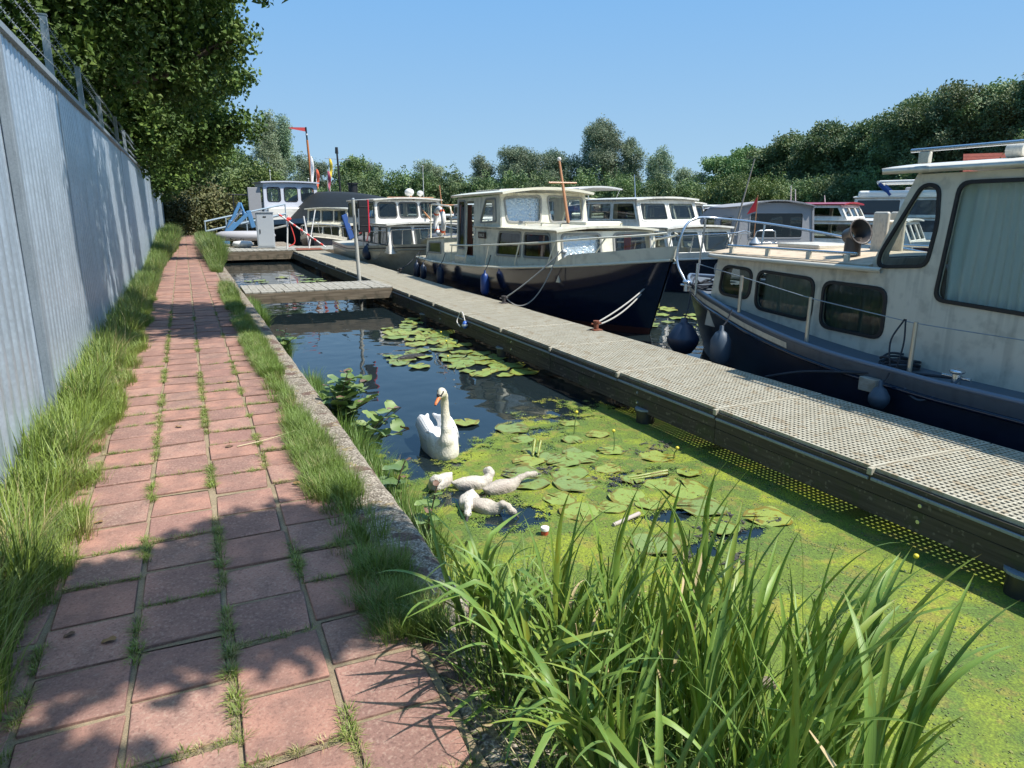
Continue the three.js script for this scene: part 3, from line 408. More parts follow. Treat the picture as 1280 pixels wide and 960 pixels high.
// ---- alder saplings on the water side of the quay
function roundLeaf(L, W) { const rows = []; for (let i = 0; i <= 6; i++) { const t = i / 6, w = W * Math.sqrt(Math.max(0, Math.sin(Math.PI * Math.pow(t, 0.75)))) * 0.5; rows.push([[-w, 0.12 * w + 0.05 * L * Math.sin(t * 9), t * L], [0, -0.10 * L * t * t, t * L], [w, 0.12 * w - 0.05 * L * Math.sin(t * 8), t * L]]); } return gridGeo(rows); }
{
  const alder = [rgb(0.14, 0.225, 0.055), rgb(0.185, 0.27, 0.07), rgb(0.11, 0.185, 0.055)].map((c) => phy({ color: c, roughness: 0.55, transmission: 0.25, thickness: 0 })), red = phy({ color: rgb(0.16, 0.085, 0.05), roughness: 0.6, transmission: 0.2, thickness: 0 }), twig = std({ color: rgb(0.10, 0.06, 0.04) });
  const lg = [roundLeaf(0.12, 0.10), roundLeaf(0.14, 0.115), roundLeaf(0.09, 0.07)], r = rng(131);
  const sap = (label, x, y, z, stems, n, k = 1) => {
    const t = thing('alder_sapling', label, 'sapling', [x, y, z], 0, 'saplings on the quay wall');
    for (const [dx, h, dz] of stems) {
      mesh('stem', tube([[0, -0.05, 0], [dx * 0.3, h * 0.5, dz * 0.3], [dx, h, dz]], 0.004, 6, 5), twig, t);
      for (let i = 0; i < n; i++) { const u = (i + 1) / n, a = i * 2.4 + r(), m = mesh('leaf', lg[i % 3], u > 0.985 ? red : alder[Math.floor(r() * 3)], t); m.position.set(dx * u * u, h * u, dz * u * u); m.rotation.set(rr(-0.7, 0.1, r), a, 0, 'YXZ'); m.scale.setScalar(k * rr(0.8, 1.25, r) * (u > 0.985 ? 0.55 : 1)); }
    }
  };
  sap('bushy alder sapling with reddish tips leaning over the blue water', 1.0, -0.3, -5.75, [[0.12, 0.46, 0.05], [0.28, 0.40, -0.1], [0.02, 0.36, 0.22], [0.2, 0.3, 0.25], [0.16, 0.5, -0.12], [-0.02, 0.36, -0.15], [0.3, 0.3, 0.1], [0.08, 0.52, 0.12]], 16, 1.15);
  sap('alder sapling spreading towards the swan', 1.12, -0.36, -5.35, [[0.24, 0.34, 0.05], [0.16, 0.24, -0.18], [0.3, 0.2, 0.2], [0.34, 0.3, -0.1]], 11, 1.1);
  sap('small sapling beside the hidden cygnet', 1.0, -0.36, -4.05, [[0.10, 0.36, 0.0], [0.04, 0.3, 0.1]], 9, 0.8);
  sap('small pale sapling sprouting below the two huddled cygnets', 1.04, -0.36, -3.45, [[0.06, 0.42, 0.02], [0.0, 0.3, 0.08]], 10, 0.75);
  sap('weedy sapling on the quay edge near the plank jetty', 0.97, -0.3, -9.3, [[0.08, 0.34, 0], [0.16, 0.26, 0.2]], 9, 0.85);
}

// ================================================================ PONTOON, JETTIES
M.deckMetal = std({ map: rep(tex(512, (u, v) => { const n = fbm(u * 10, v * 10, 10, 141, 4), g = hash(u * 512 | 0, v * 512 | 0, 3), st = fbm(u * 22, v * 22, 22, 143, 3); let c = mix3([0.60, 0.575, 0.50], [0.72, 0.70, 0.63], n); c = mix3(c, [0.52, 0.43, 0.31], 0.45 * sstep(0.6, 0.75, st)); const k = 0.93 + 0.14 * g; return [c[0] * k, c[1] * k, c[2] * k]; }), 0.8), roughness: 0.75, metalness: 0.1 });
M.rust = std({ map: rep(tex(256, (u, v) => mix3([0.34, 0.20, 0.15], [0.58, 0.34, 0.24], fbm(u * 12, v * 12, 12, 151, 4))), 2), roughness: 0.9 });
M.cream = phy({ color: rgb(0.66, 0.62, 0.47), roughness: 0.35, clearcoat: 0.3 });
const PX0 = 3.76, PX1 = 4.90;
{
  const p = thing('pontoon', 'long floating walkway with open grating deck between swan and moored boats', 'walkway', [0, 0, 0]);
  const L = 1.45, g = [], W = PX1 - PX0;
  const nx = 27, nz = 35, bw = 0.0155;
  for (let i = 0; i <= nx; i++) g.push(box(bw, 0.026, L - 0.012, W * i / nx * 0.985 + 0.008, -0.013, -L / 2));
  for (let j = 0; j <= nz; j++) g.push(box(W * 0.985, 0.022, bw, W / 2, -0.0125, -0.006 - (L - 0.03) * j / nz - 0.008));
  g.push(box(W * 0.985, 0.0262, 0.022, W / 2, -0.0132, -0.018));
  const panelG = uvMetres(merge(g)), wide = uvMetres(box(W - 0.02, 0.11, 0.09, PX0 + W / 2, 0, 0));
  const r = rng(41), boardG = [0, 1, 2].map((k) => { const b = new THREE.BoxGeometry(0.045, 0.128, L * 2 - 0.01, 1, 1, 20), q = b.attributes.position; for (let i = 0; i < q.count; i++) q.setXYZ(i, q.getX(i), q.getY(i) + 0.006 * (fbm(q.getZ(i) * 3, k * 5, 0, 4, 2) - 0.5), q.getZ(i)); b.computeVertexNormals(); return uvMetres(b, 1, k * 0.4, k * 0.3); });
  const z0 = 1.465, n = 22, clipG = rbox(0.05, 0.045, 0.035, 0, 0, 0, 0.004), stripG = rbox(0.018, 0.02, L - 0.02, 0, 0, 0, 0.004), boltG = cyl(0.014, 0.012, 0.012, 0, 0, 0, 10, 0, 0, Math.PI / 2);
  for (let i = 0; i < n; i++) {
    const z = z0 - i * L, m = mesh('grating_panel', panelG, M.deckMetal, p); m.position.set(PX0, DECK + rr(-0.003, 0.003, r), z); m.rotation.z = rr(-0.004, 0.004, r); m.rotation.x = rr(-0.002, 0.002, r);
    mesh('seam_clip', clipG, M.deckMetal, p).position.set(PX0 - 0.012, DECK - 0.025, z);
    const s = mesh('edge_strip', stripG, M.galvPost, p); s.position.set(PX0 - 0.022, DECK - 0.075 + rr(-0.004, 0.004, r), z - L / 2); s.rotation.x = rr(-0.004, 0.004, r);
    mesh('cross_beam', wide, M.oldWood, p).position.set(0, DECK - 0.085, z - 0.03);
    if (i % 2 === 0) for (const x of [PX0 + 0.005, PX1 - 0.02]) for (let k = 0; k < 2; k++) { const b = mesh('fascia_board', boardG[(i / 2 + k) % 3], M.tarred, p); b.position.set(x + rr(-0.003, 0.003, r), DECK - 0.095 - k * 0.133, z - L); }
    if (i % 2 === 0 && i < 10) for (const dy of [-0.12, -0.22]) mesh('bolt', boltG, M.steel, p).position.set(PX0 - 0.022, DECK + dy, z - 1.1);
  }
  const longG = uvMetres(box(0.07, 0.1, n * L, 0, 0, z0 - n * L / 2)); for (const x of [PX0 + 0.40, PX0 + 0.76]) mesh('long_beam', longG, M.oldWood, p).position.set(x, DECK - 0.19, 0);
  const pileG = cyl(0.085, 0.085, 1.7, 0, -1.12, 0, 16), pileC = [cyl(0.1, 0.1, 0.016, 0, -0.262, 0, 16)];
  for (const z of [-1.95, -5.35, -8.7, -12.2, -18.2, -23.5]) { const q = mesh('pile', pileG, M.steelDark ?? (M.steelDark = phy({ color: rgb(0.05, 0.05, 0.05), roughness: 0.35, metalness: 0.4 })), p); q.position.set(PX0 + 0.02, -0.05, z); mesh('pile_cap', pileC, M.galvPost, q); mesh('pile', pileG, M.steelDark, p).position.set(PX1 - 0.16, -0.05, z - 0.2); }
}
function bollard(z, label, mat) { const b = thing('bollard', label, 'bollard', [PX1 - 0.06, DECK + 0.002, z], 0, 'bollards on the grating walkway'); mesh('base_plate', rbox(0.13, 0.012, 0.13, 0, 0.006, 0, 0.003), mat, b); mesh('post', cyl(0.032, 0.030, 0.11, 0, 0.062, 0, 12), mat, b); mesh('cap', [cyl(0.042, 0.042, 0.02, 0, 0.115, 0, 12), cyl(0.012, 0.012, 0.15, 0, 0.085, 0, 8, 0, 0, Math.PI / 2)], mat, b); return b; }
bollard(-8.05, 'rusty brown bollard below the navy bow', M.rust); bollard(-11.1, 'dark bollard holding the sagging bow line', std({ color: rgb(0.06, 0.05, 0.05), roughness: 0.7 })); bollard(-17.6, 'dark bollard at the stern of the cream wheelhouse boat', std({ color: rgb(0.05, 0.05, 0.05) }));
// plank jetty from the quay to the pontoon
{
  const j = thing('plank_jetty', 'short pale plank jetty joining the quay to the long walkway', 'jetty', [0.92, 0, -14.25]), r = rng(43);
  M.paleWood = std({ map: tex(512, (u, v) => { const gr = fbm(u * 4, v * 50, 4, 161, 3, 50), k = fbm(u * 9, v * 9, 9, 163, 4); return mix3(mix3([0.50, 0.49, 0.46], [0.68, 0.67, 0.63], gr), [0.42, 0.40, 0.34], 0.5 * sstep(0.5, 0.75, k)); }), bumpMap: woodTex, bumpScale: 0.004, roughness: 0.9 });
  const pg = uvMetres(rbox(0.134, 0.03, 1.42, 0, 0, 0, 0.006));
  for (let i = 0; i < 20; i++) { const m = mesh('plank', pg, M.paleWood, j); m.position.set(0.07 + i * 0.1415, -0.03 + rr(-0.003, 0.003, r), -0.72); m.rotation.y = rr(-0.01, 0.01, r); }
  mesh('front_beam', uvMetres(rbox(2.82, 0.20, 0.09, 1.41, -0.147, -0.05, 0.008)), M.oldWood, j); mesh('rear_beam', uvMetres(rbox(2.82, 0.20, 0.09, 1.41, -0.147, -1.38, 0.008)), M.oldWood, j);
  for (const x of [0.25, 2.5]) mesh('leg', cyl(0.07, 0.07, 1.5, x, -0.95, -0.7, 10), M.oldWood, j);
}
// far cross pier with cabinet
{
  const j = thing('cross_pier', 'wide weathered pier crossing the end of the long walkway', 'pier', [0.92, 0, -28.9]), r = rng(44);
  const pg = uvMetres(rbox(0.19, 0.04, 2.9, 0, 0, 0, 0.006)); for (let i = 0; i < 41; i++) mesh('plank', pg, M.paleWood, j).position.set(0.1 + i * 0.2, -0.02 + rr(-0.003, 0.003, r), -1.45);
  mesh('front_beam', uvMetres(rbox(8.2, 0.3, 0.12, 4.1, -0.2, -0.06, 0.01)), M.oldWood, j); for (const x of [0.6, 2.8, 5, 7.2]) mesh('leg', cyl(0.1, 0.1, 1.5, x, -0.95, -1, 10), M.oldWood, j);
  mesh('rust_plate', rbox(1.0, 0.012, 0.7, 3.45, 0.008, -0.2, 0.003, 0.05), M.rust, j);
}
// leaning pole with a board seen nearly edge-on
{
  const p = thing('mooring_pole', 'pale leaning pole standing beside the plank jetty', 'pole', [3.42, 0, -15.85]); mesh('shaft', cone([0, -1.3, 0], [0, 1.72, 0], 0.045, 0.036, 10), std({ color: rgb(0.42, 0.42, 0.38), roughness: 0.8 }), p); mesh('top_cap', cyl(0.04, 0.03, 0.03, 0, 1.73, 0, 10), M.galvPost, p); p.rotation.z = 0.03;
  const s = thing('notice_board', 'black board with a red edge fixed on the leaning pole', 'board', [3.52, 1.02, -15.82], 0.5); mesh('board', rbox(0.25, 0.68, 0.05, 0.06, 0.34, 0, 0.006), std({ color: rgb(0.012, 0.012, 0.014), roughness: 0.5 }), s); mesh('edge', rbox(0.035, 0.7, 0.056, 0.2, 0.34, 0, 0.006), std({ color: rgb(0.5, 0.02, 0.04), roughness: 0.5 }), s); for (const y of [0.14, 0.34, 0.54]) mesh('batten', rbox(0.24, 0.012, 0.012, 0.06, y, 0.03, 0.003), std({ color: rgb(0.03, 0.03, 0.03) }), s); mesh('bracket', tube([[-0.1, 0.05, 0.03], [-0.09, 0.5, 0.03]], 0.012, 1, 6), M.galvPost, s);
}

// ================================================================ FLOATING PLANTS
{
  // duckweed mat: ragged-edged cover computed in metres on the water
  const X0 = 0.92, X1 = 4.4, Z0 = 0.4, Z1 = -6.6, W = 1400, H = 2048;
  const edge = [[0.9, -5.9], [1.15, -5.75], [1.32, -5.0], [1.45, -4.75], [1.60, -4.68], [1.86, -4.95], [2.18, -5.2], [2.64, -5.52], [3.1, -5.8], [3.5, -5.9], [4.4, -5.7]];
  const edgeZ = (x) => { for (let i = 1; i < edge.length; i++) if (x < edge[i][0]) { const a = edge[i - 1], b = edge[i]; return lerp(a[1], b[1], (x - a[0]) / (b[0] - a[0])); } return -5.7; };
  const holes = [[1.78, -3.86, 0.28, 0.16], [1.55, -4.35, 0.26, 0.2], [2.52, -2.74, 0.12, 0.08], [2.9, -4.15, 0.34, 0.16], [2.55, -3.05, 0.14, 0.1], [3.05, -3.1, 0.28, 0.08], [2.2, -4.6, 0.18, 0.08], [1.35, -2.9, 0.3, 0.12], [2.75, -3.5, 0.2, 0.06], [1.15, -3.0, 0.2, 0.1]];
  const cover = (x, z) => { let d = (z - edgeZ(x)) / 0.5; for (const [hx, hz, rx, rz] of holes) { const q = Math.hypot((x - hx) / rx, (z - hz) / rz); d = Math.min(d, (q - 0.95) * 1.1); } return clamp(d, -1.5, 1.5); };
  const dc = new Uint8Array(W * H * 4), da = new Uint8Array(W * H * 4);
  for (let j = 0; j < H; j++) for (let i = 0; i < W; i++) {
    const x = lerp(X0, X1, i / W), z = lerp(Z0, Z1, j / H), n1 = fbm(x * 2.2, z * 2.2, 0, 171, 4), n2 = fbm(x * 14, z * 14, 0, 173, 3), n3 = vnoise(x * 190, z * 190, 0, 175), c0 = cover(x, z);
    const a = 0.55 * c0 + 1.5 * (n1 - 0.46) + 1.1 * (n2 - 0.5) + 0.6 * (n3 - 0.5) + 0.11 + 0.56 * sstep(-3.5, -1.7, z) + 0.2 * sstep(2.8, 3.6, x), o = (j * W + i) * 4;
    const on = a > 0.16 ? 255 : 0; da[o] = da[o + 1] = da[o + 2] = on; da[o + 3] = 255;
    const n4 = fbm(x * 3.1, z * 4.3, 0, 177, 4), g = hash(i, j, 5); let c = mix3([0.37, 0.445, 0.125], [0.49, 0.535, 0.13], sstep(0.38, 0.66, n4)); c = mix3(c, [0.31, 0.405, 0.145], 0.7 * sstep(0.52, 0.66, fbm(x * 5, z * 5, 0, 181, 3))); c = mix3(c, [0.52, 0.46, 0.22], 0.5 * sstep(0.60, 0.72, n2)); const k = 0.72 + 0.44 * n3 + 0.2 * (g - 0.5);
    dc[o] = clamp(c[0] * k) * 255; dc[o + 1] = clamp(c[1] * k) * 255; dc[o + 2] = clamp(c[2] * k) * 255; dc[o + 3] = 255;
  }
  const mk = (d, s) => { const t = new THREE.DataTexture(d, W, H); t.magFilter = THREE.LinearFilter; t.minFilter = THREE.LinearMipmapLinearFilter; t.generateMipmaps = true; if (s) t.colorSpace = THREE.SRGBColorSpace; t.needsUpdate = true; return t; };
  const mat = std({ map: mk(dc, true), alphaMap: mk(da), transparent: true, alphaTest: 0.5, roughness: 0.75, bumpMap: mk(dc), bumpScale: 0.004 });
  const rows = []; for (let j = 0; j <= 120; j++) { const row = []; for (let i = 0; i <= 60; i++) { const x = lerp(X0, X1, i / 60), z = lerp(Z0, Z1, j / 120); row.push([x, WATER + 0.006 + 0.005 * fbm(x * 9, z * 9, 0, 3, 2), z]); } rows.push(row); }
  const g = gridGeo(rows), uv = g.attributes.uv, p = g.attributes.position; for (let i = 0; i < p.count; i++) uv.setXY(i, (p.getX(i) - X0) / (X1 - X0), (p.getZ(i) - Z0) / (Z1 - Z0));
  const m = mesh('duckweed', g, mat); m.userData.kind = 'stuff'; tag(m, 'yellow green duckweed mat covering the water by the reeds', 'duckweed');
  // crumbs of raised algae and weed lying on the mat
  const crumb = [1, 2].map((s) => { const q = new THREE.IcosahedronGeometry(1, 1), a = q.attributes.position; for (let i = 0; i < a.count; i++) { const v = V(a.getX(i), a.getY(i), a.getZ(i)), k = 0.6 + 0.8 * vnoise(v.x * 2 + 9, v.z * 2 + v.y * 3 + 5, 0, s); a.setXYZ(i, v.x * k, v.y * k * 0.4, v.z * k); } q.computeVertexNormals(); return q; }), r = rng(191), lists = [[], []];
  for (let i = 0; i < 26000; i++) { const x = rr(0.95, 3.75, r), z = rr(-0.6, -6.0, r); if (cover(x, z) < (r() < 0.08 ? -0.6 : 0.05) || fbm(x * 6, z * 6, 0, 173, 3) < 0.42) continue; const k = r(); lists[i & 1].push({ p: V(x, WATER + 0.010, z), q: new THREE.Quaternion().setFromEuler(new THREE.Euler(0, r() * 6.28, 0)), s: 0.0025 + 0.005 * Math.pow(r(), 4), c: k < 0.05 ? rgb(0.10, 0.08, 0.03) : k < 0.3 ? rgb(0.23, 0.25, 0.045) : rgb(0.14, 0.19, 0.035) }); }
  lists.forEach((l, i) => tag(instanced('algae_crumbs', crumb[i], M.leafFar, l), 'specks of algae floating on the duckweed mat', 'algae'));
}
// veins fan out from the stalk; brown decay in blotches near the rim
const padTex = tex(256, (u, v) => { const vein = Math.pow(Math.abs(Math.cos(u * 38)), 14) * (0.3 + 0.7 * (1 - v)), de = fbm(u * 9, v * 5, 9, 261, 3, 5), sp = hash(u * 256 | 0, v * 256 | 0, 12); let c = mix3([0.93, 0.94, 0.92], [1, 1, 0.95], vein); c = mix3(c, [0.80, 0.62, 0.38], 0.8 * sstep(0.60, 0.72, de + 0.10 * (v - 0.6))); const k = 0.94 + 0.06 * sp; return [c[0] * k, c[1] * k, c[2] * k]; });
const padMats = [[0.27, 0.345, 0.07], [0.235, 0.32, 0.075], [0.30, 0.355, 0.075], [0.22, 0.29, 0.085]].map((c) => phy({ color: rgb(...c), roughness: 0.38, map: padTex, bumpMap: padTex, bumpScale: 0.004 }));
function padGeo(seed) { // heart-shaped floating leaf with a notch and a slightly lifted rim
  const rows = [], r = rng(seed), notch = 0.12; for (let i = 0; i <= 30; i++) { const a = lerp(notch, 2 * Math.PI - notch, i / 30), R = (1 + 0.05 * Math.sin(a * 3 + seed)) * (i === 0 || i === 30 ? 1.02 : 1), row = []; for (let k = 0; k <= 5; k++) { const t = k / 5, y = 0.05 * Math.pow(t, 4) * (Math.sin(a * 5 + seed * 2) + 0.6 * Math.sin(a * 3 + seed)) + 0.02; row.push([Math.cos(a) * R * t * 1.08, y, Math.sin(a) * R * t]); } rows.push(row); } return gridGeo(rows);
}
{
  const geos = [1, 2, 3, 4, 5].map(padGeo), r = rng(201);
  const pads = (n, poly, r0, r1, label, group, lift = 0.012) => { const got = []; for (let t = 0; t < n * 12 && got.length < n; t++) { const u = r(), v = r(), a = mix3([...poly[0], 0], [...poly[1], 0], u), b = mix3([...poly[3], 0], [...poly[2], 0], u), x = lerp(a[0], b[0], v), z = lerp(a[1], b[1], v), R = rr(r0, r1, r); if (got.some((g) => Math.hypot(g[0] - x, g[1] - z) < (g[2] + R) * 0.62)) continue; got.push([x, z, R]); const m = mesh('lily_pad', geos[Math.floor(r() * 5)], padMats[Math.floor(r() * 4)]); m.position.set(x, WATER + lift + 0.008 * r() - 0.1 * R * 0.1, z); m.scale.setScalar(R); m.rotation.set(rr(-0.05, 0.05, r), r() * 6.28, rr(-0.05, 0.05, r)); tag(m, label, 'lily pad', group); } };
  pads(46, [[2.7, -11.6], [3.7, -12.6], [3.72, -7.2], [3.0, -7.9]], 0.10, 0.20, 'lily pad on dark water in the raft below the walkway edge', 'lily pads below the walkway edge');
  pads(9, [[2.3, -9.4], [2.9, -9.8], [2.9, -8.4], [2.4, -8.4]], 0.07, 0.15, 'lily pad on open blue water beside the floating log', 'lily pads on the open blue water');
  pads(30, [[1.95, -5.05], [3.3, -5.75], [3.4, -3.2], [2.3, -3.0]], 0.08, 0.17, 'lily pad lying in the yellow green duckweed mat', 'lily pads in the duckweed');
  pads(16, [[1.2, -22.5], [3.5, -22.5], [3.5, -17.5], [1.4, -18]], 0.12, 0.22, 'lily pad between the plank jetty and the cross pier', 'lily pads behind the plank jetty');
  pads(14, [[7.0, -10.6], [9.0, -12.2], [8.6, -9.6], [7.2, -9.2]], 0.10, 0.18, 'lily pad under the meeting bows of the two navy boats', 'lily pads under the bows');
  pads(1, [[2.22, -6.0], [2.24, -6.0], [2.24, -6.02], [2.22, -6.02]], 0.12, 0.13, 'single lily pad on open water right of the swan', 'lone lily pads');
  pads(1, [[2.55, -5.65], [2.57, -5.65], [2.57, -5.67], [2.55, -5.67]], 0.14, 0.15, 'broad lily pad where the duckweed meets open water', 'lone lily pads');
  // yellow water lily buds
  const yel = std({ color: rgb(0.62, 0.52, 0.04), roughness: 0.5 }), st = std({ color: rgb(0.10, 0.16, 0.04), roughness: 0.6 });
  [[2.98, -5.3, 0.2], [3.05, -4.75, 0.17], [3.3, -9.6, 0.1], [3.5, -10.4, 0.1], [3.0, -8.7, 0.08], [3.4, -4.4, 0.1], [3.45, -2.35, 0.1]].forEach(([x, z, h], i) => { const t = thing('water_lily_flower', 'small yellow water lily bud on its stalk above the pads', 'flower', [x, WATER, z], i, 'yellow water lily buds'); mesh('stalk', tube([[0, -0.1, 0], [0.01, h * 0.5, 0.01], [0.03, h, 0]], 0.0045, 5, 6), st, t); mesh('bud', ball(0.015, 0.03, h + 0.008, 0, 1, 0.9, 1, 10), yel, t); });
  // rolled young leaves and dead stalks
  const rolled = (x, z, L, a, tilt) => { const t = thing('rolled_leaf', 'rolled young water lily leaf lying among the pads', 'leaf', [x, WATER + 0.02, z], a, 'rolled lily leaves'); mesh('blade', [cone([-L / 2, 0, 0], [L / 2, tilt, 0], 0.008, 0.016, 8), cone([-L / 2, 0.0, 0.04], [L / 2.4, tilt, 0.05], 0.007, 0.014, 8)], padMats[2], t); };
  rolled(2.98, -4.15, 0.32, -0.15, 0.02); rolled(2.42, -4.95, 0.13, 1.0, 0.09);
}
{ // dead brown weed lying in the gaps of the mat
  const r = rng(233), l = [], g = leafCluster(9, 0.06, 0.012, 0.04, 234); for (let i = 0; i < 95; i++) { const q = [[2.9, -4.15, 0.4], [3.0, -3.25, 0.35], [2.6, -2.9, 0.3], [3.3, -4.7, 0.3], [2.2, -4.6, 0.25]][i % 5]; l.push({ p: V(q[0] + rr(-1, 1, r) * q[2], WATER + 0.012, q[1] + rr(-0.35, 0.35, r) * q[2]), q: new THREE.Quaternion().setFromEuler(new THREE.Euler(rr(-0.2, 0.2, r), r() * 6.28, 0)), s: [rr(0.4, 1, r), 0.22, rr(0.4, 1, r)], c: rgb(0.035, 0.03, 0.018) }); } tag(instanced('dead_weed', g, M.leafFar, l), 'dark rotting weed in the gaps of the duckweed', 'weed'); }
{ // floating bits
  const s = thing('floating_stick', 'pale stick floating in the duckweed', 'stick', [2.4, WATER + 0.02, -3.55], 0.25); mesh('stick', cone([-0.12, 0, 0], [0.12, 0.01, 0], 0.013, 0.015, 8), std({ color: rgb(0.42, 0.36, 0.32) }), s);
  const c = thing('floating_cup', 'small red and white floating cup in the duckweed', 'cup', [1.84, WATER + 0.0, -3.6]); mesh('side', lathe([[0.021, 0], [0.026, 0.05]], 14), std({ color: rgb(0.5, 0.08, 0.03) }), c); mesh('top', [lathe([[0.0262, 0.036], [0.0275, 0.056], [0.02, 0.058], [0, 0.054]], 14)], std({ color: rgb(0.75, 0.72, 0.68) }), c);
  const l = thing('floating_log', 'dark wet log floating beside the lily pads', 'log', [2.62, WATER + 0.01, -9.15], 0.3); const lg = at(new THREE.SphereGeometry(1, 16, 10), 0, 0, 0, 0, 0, 0, [0.24, 0.05, 0.085]); mesh('log', lg, std({ color: rgb(0.03, 0.025, 0.018), roughness: 0.4, bumpMap: fineBump, bumpScale: 0.02 }), l);
  const k = thing('plank_piece', 'broken driftwood plank lying among the reeds', 'plank', [1.9, WATER + 0.02, -2.02], -0.5); mesh('board', uvMetres(rbox(0.4, 0.02, 0.06, 0, 0, 0, 0.005)), M.oldWood, k);
  const f = thing('mooring_float', 'blue and white float hanging on a rope loop from the walkway edge', 'float', [PX0 - 0.06, DECK - 0.1, -9.95]); mesh('float', ball(0.05, 0, -0.03, 0.0, 0.9, 1.2, 0.9), std({ color: rgb(0.05, 0.14, 0.5), roughness: 0.4 }), f); mesh('band', lathe([[0.047, -0.045], [0.049, -0.03], [0.047, -0.015]], 14), std({ color: rgb(0.8, 0.8, 0.8) }), f); mesh('rope_loop', tube([[0, 0.03, 0], [0, 0.14, -0.1], [0.02, 0.1, -0.28], [-0.02, -0.02, -0.3], [-0.02, -0.08, -0.15]], 0.009, 24, 6), std({ color: rgb(0.6, 0.58, 0.54) }), f);
}

// ================================================================ SWAN FAMILY
function surfaceNet(f, lo, hi, h) { // smooth closed surface of a signed field f(x,y,z) < 0 inside
  const n = [0, 1, 2].map((k) => Math.ceil((hi[k] - lo[k]) / h) + 1), id = (i, j, k) => (i * n[1] + j) * n[2] + k, F = new Float32Array(n[0] * n[1] * n[2]);
  for (let i = 0; i < n[0]; i++) for (let j = 0; j < n[1]; j++) for (let k = 0; k < n[2]; k++) F[id(i, j, k)] = f(lo[0] + i * h, lo[1] + j * h, lo[2] + k * h);
  const vi = new Map(), pos = [], idx = [], E = [[0, 0, 0], [1, 0, 0], [0, 1, 0], [1, 1, 0], [0, 0, 1], [1, 0, 1], [0, 1, 1], [1, 1, 1]];
  for (let i = 0; i < n[0] - 1; i++) for (let j = 0; j < n[1] - 1; j++) for (let k = 0; k < n[2] - 1; k++) {
    let m = 0; const v = E.map((e, q) => { const x = F[id(i + e[0], j + e[1], k + e[2])]; if (x < 0) m |= 1 << q; return x; }); if (m === 0 || m === 255) continue;
    let sx = 0, sy = 0, sz = 0, c = 0; for (let a = 0; a < 8; a++) for (let b = a + 1; b < 8; b++) { const d = Math.abs(E[a][0] - E[b][0]) + Math.abs(E[a][1] - E[b][1]) + Math.abs(E[a][2] - E[b][2]); if (d !== 1 || (v[a] < 0) === (v[b] < 0)) continue; const t = v[a] / (v[a] - v[b]); sx += lerp(E[a][0], E[b][0], t); sy += lerp(E[a][1], E[b][1], t); sz += lerp(E[a][2], E[b][2], t); c++; }
    vi.set(id(i, j, k), pos.length / 3); pos.push(lo[0] + (i + sx / c) * h, lo[1] + (j + sy / c) * h, lo[2] + (k + sz / c) * h);
  }
  for (let i = 1; i < n[0] - 1; i++) for (let j = 1; j < n[1] - 1; j++) for (let k = 1; k < n[2] - 1; k++) {
    const a = F[id(i, j, k)]; for (let ax = 0; ax < 3; ax++) { const b = F[id(i + (ax === 0), j + (ax === 1), k + (ax === 2))]; if ((a < 0) === (b < 0)) continue; const u = (ax + 1) % 3, w = (ax + 2) % 3, o = (du, dw) => { const q = [i, j, k]; q[u] -= du; q[w] -= dw; return vi.get(id(...q)); }; const A = o(0, 0), B = o(1, 0), C = o(1, 1), D = o(0, 1); if (a < 0) idx.push(A, B, C, A, C, D); else idx.push(A, C, B, A, D, C); }
  }
  const g = new THREE.BufferGeometry(); g.setAttribute('position', new THREE.BufferAttribute(new Float32Array(pos), 3)); g.setIndex(idx); g.computeVertexNormals(); return g;
}
const smin = (a, b, k) => { const h = clamp(0.5 + 0.5 * (b - a) / k); return lerp(b, a, h) - k * h * (1 - h); };
const ell = (x, y, z, c, r) => { const k = Math.hypot((x - c[0]) / r[0], (y - c[1]) / r[1], (z - c[2]) / r[2]); return (k - 1) * Math.min(...r); };
const caps = (x, y, z, a, b) => { const d = [b[0] - a[0], b[1] - a[1], b[2] - a[2]], q = [x - a[0], y - a[1], z - a[2]], t = clamp((q[0] * d[0] + q[1] * d[1] + q[2] * d[2]) / (d[0] * d[0] + d[1] * d[1] + d[2] * d[2])); return Math.hypot(q[0] - d[0] * t, q[1] - d[1] * t, q[2] - d[2] * t) - lerp(a[3], b[3], t); };
function colourBy(g, f) { const p = g.attributes.position, c = new Float32Array(p.count * 3); for (let i = 0; i < p.count; i++) c.set(f(p.getX(i), p.getY(i), p.getZ(i)), i * 3); g.setAttribute('color', new THREE.BufferAttribute(c, 3)); return g; }
M.feather = std({ vertexColors: true, roughness: 0.85, bumpMap: fineBump, bumpScale: 0.004 });
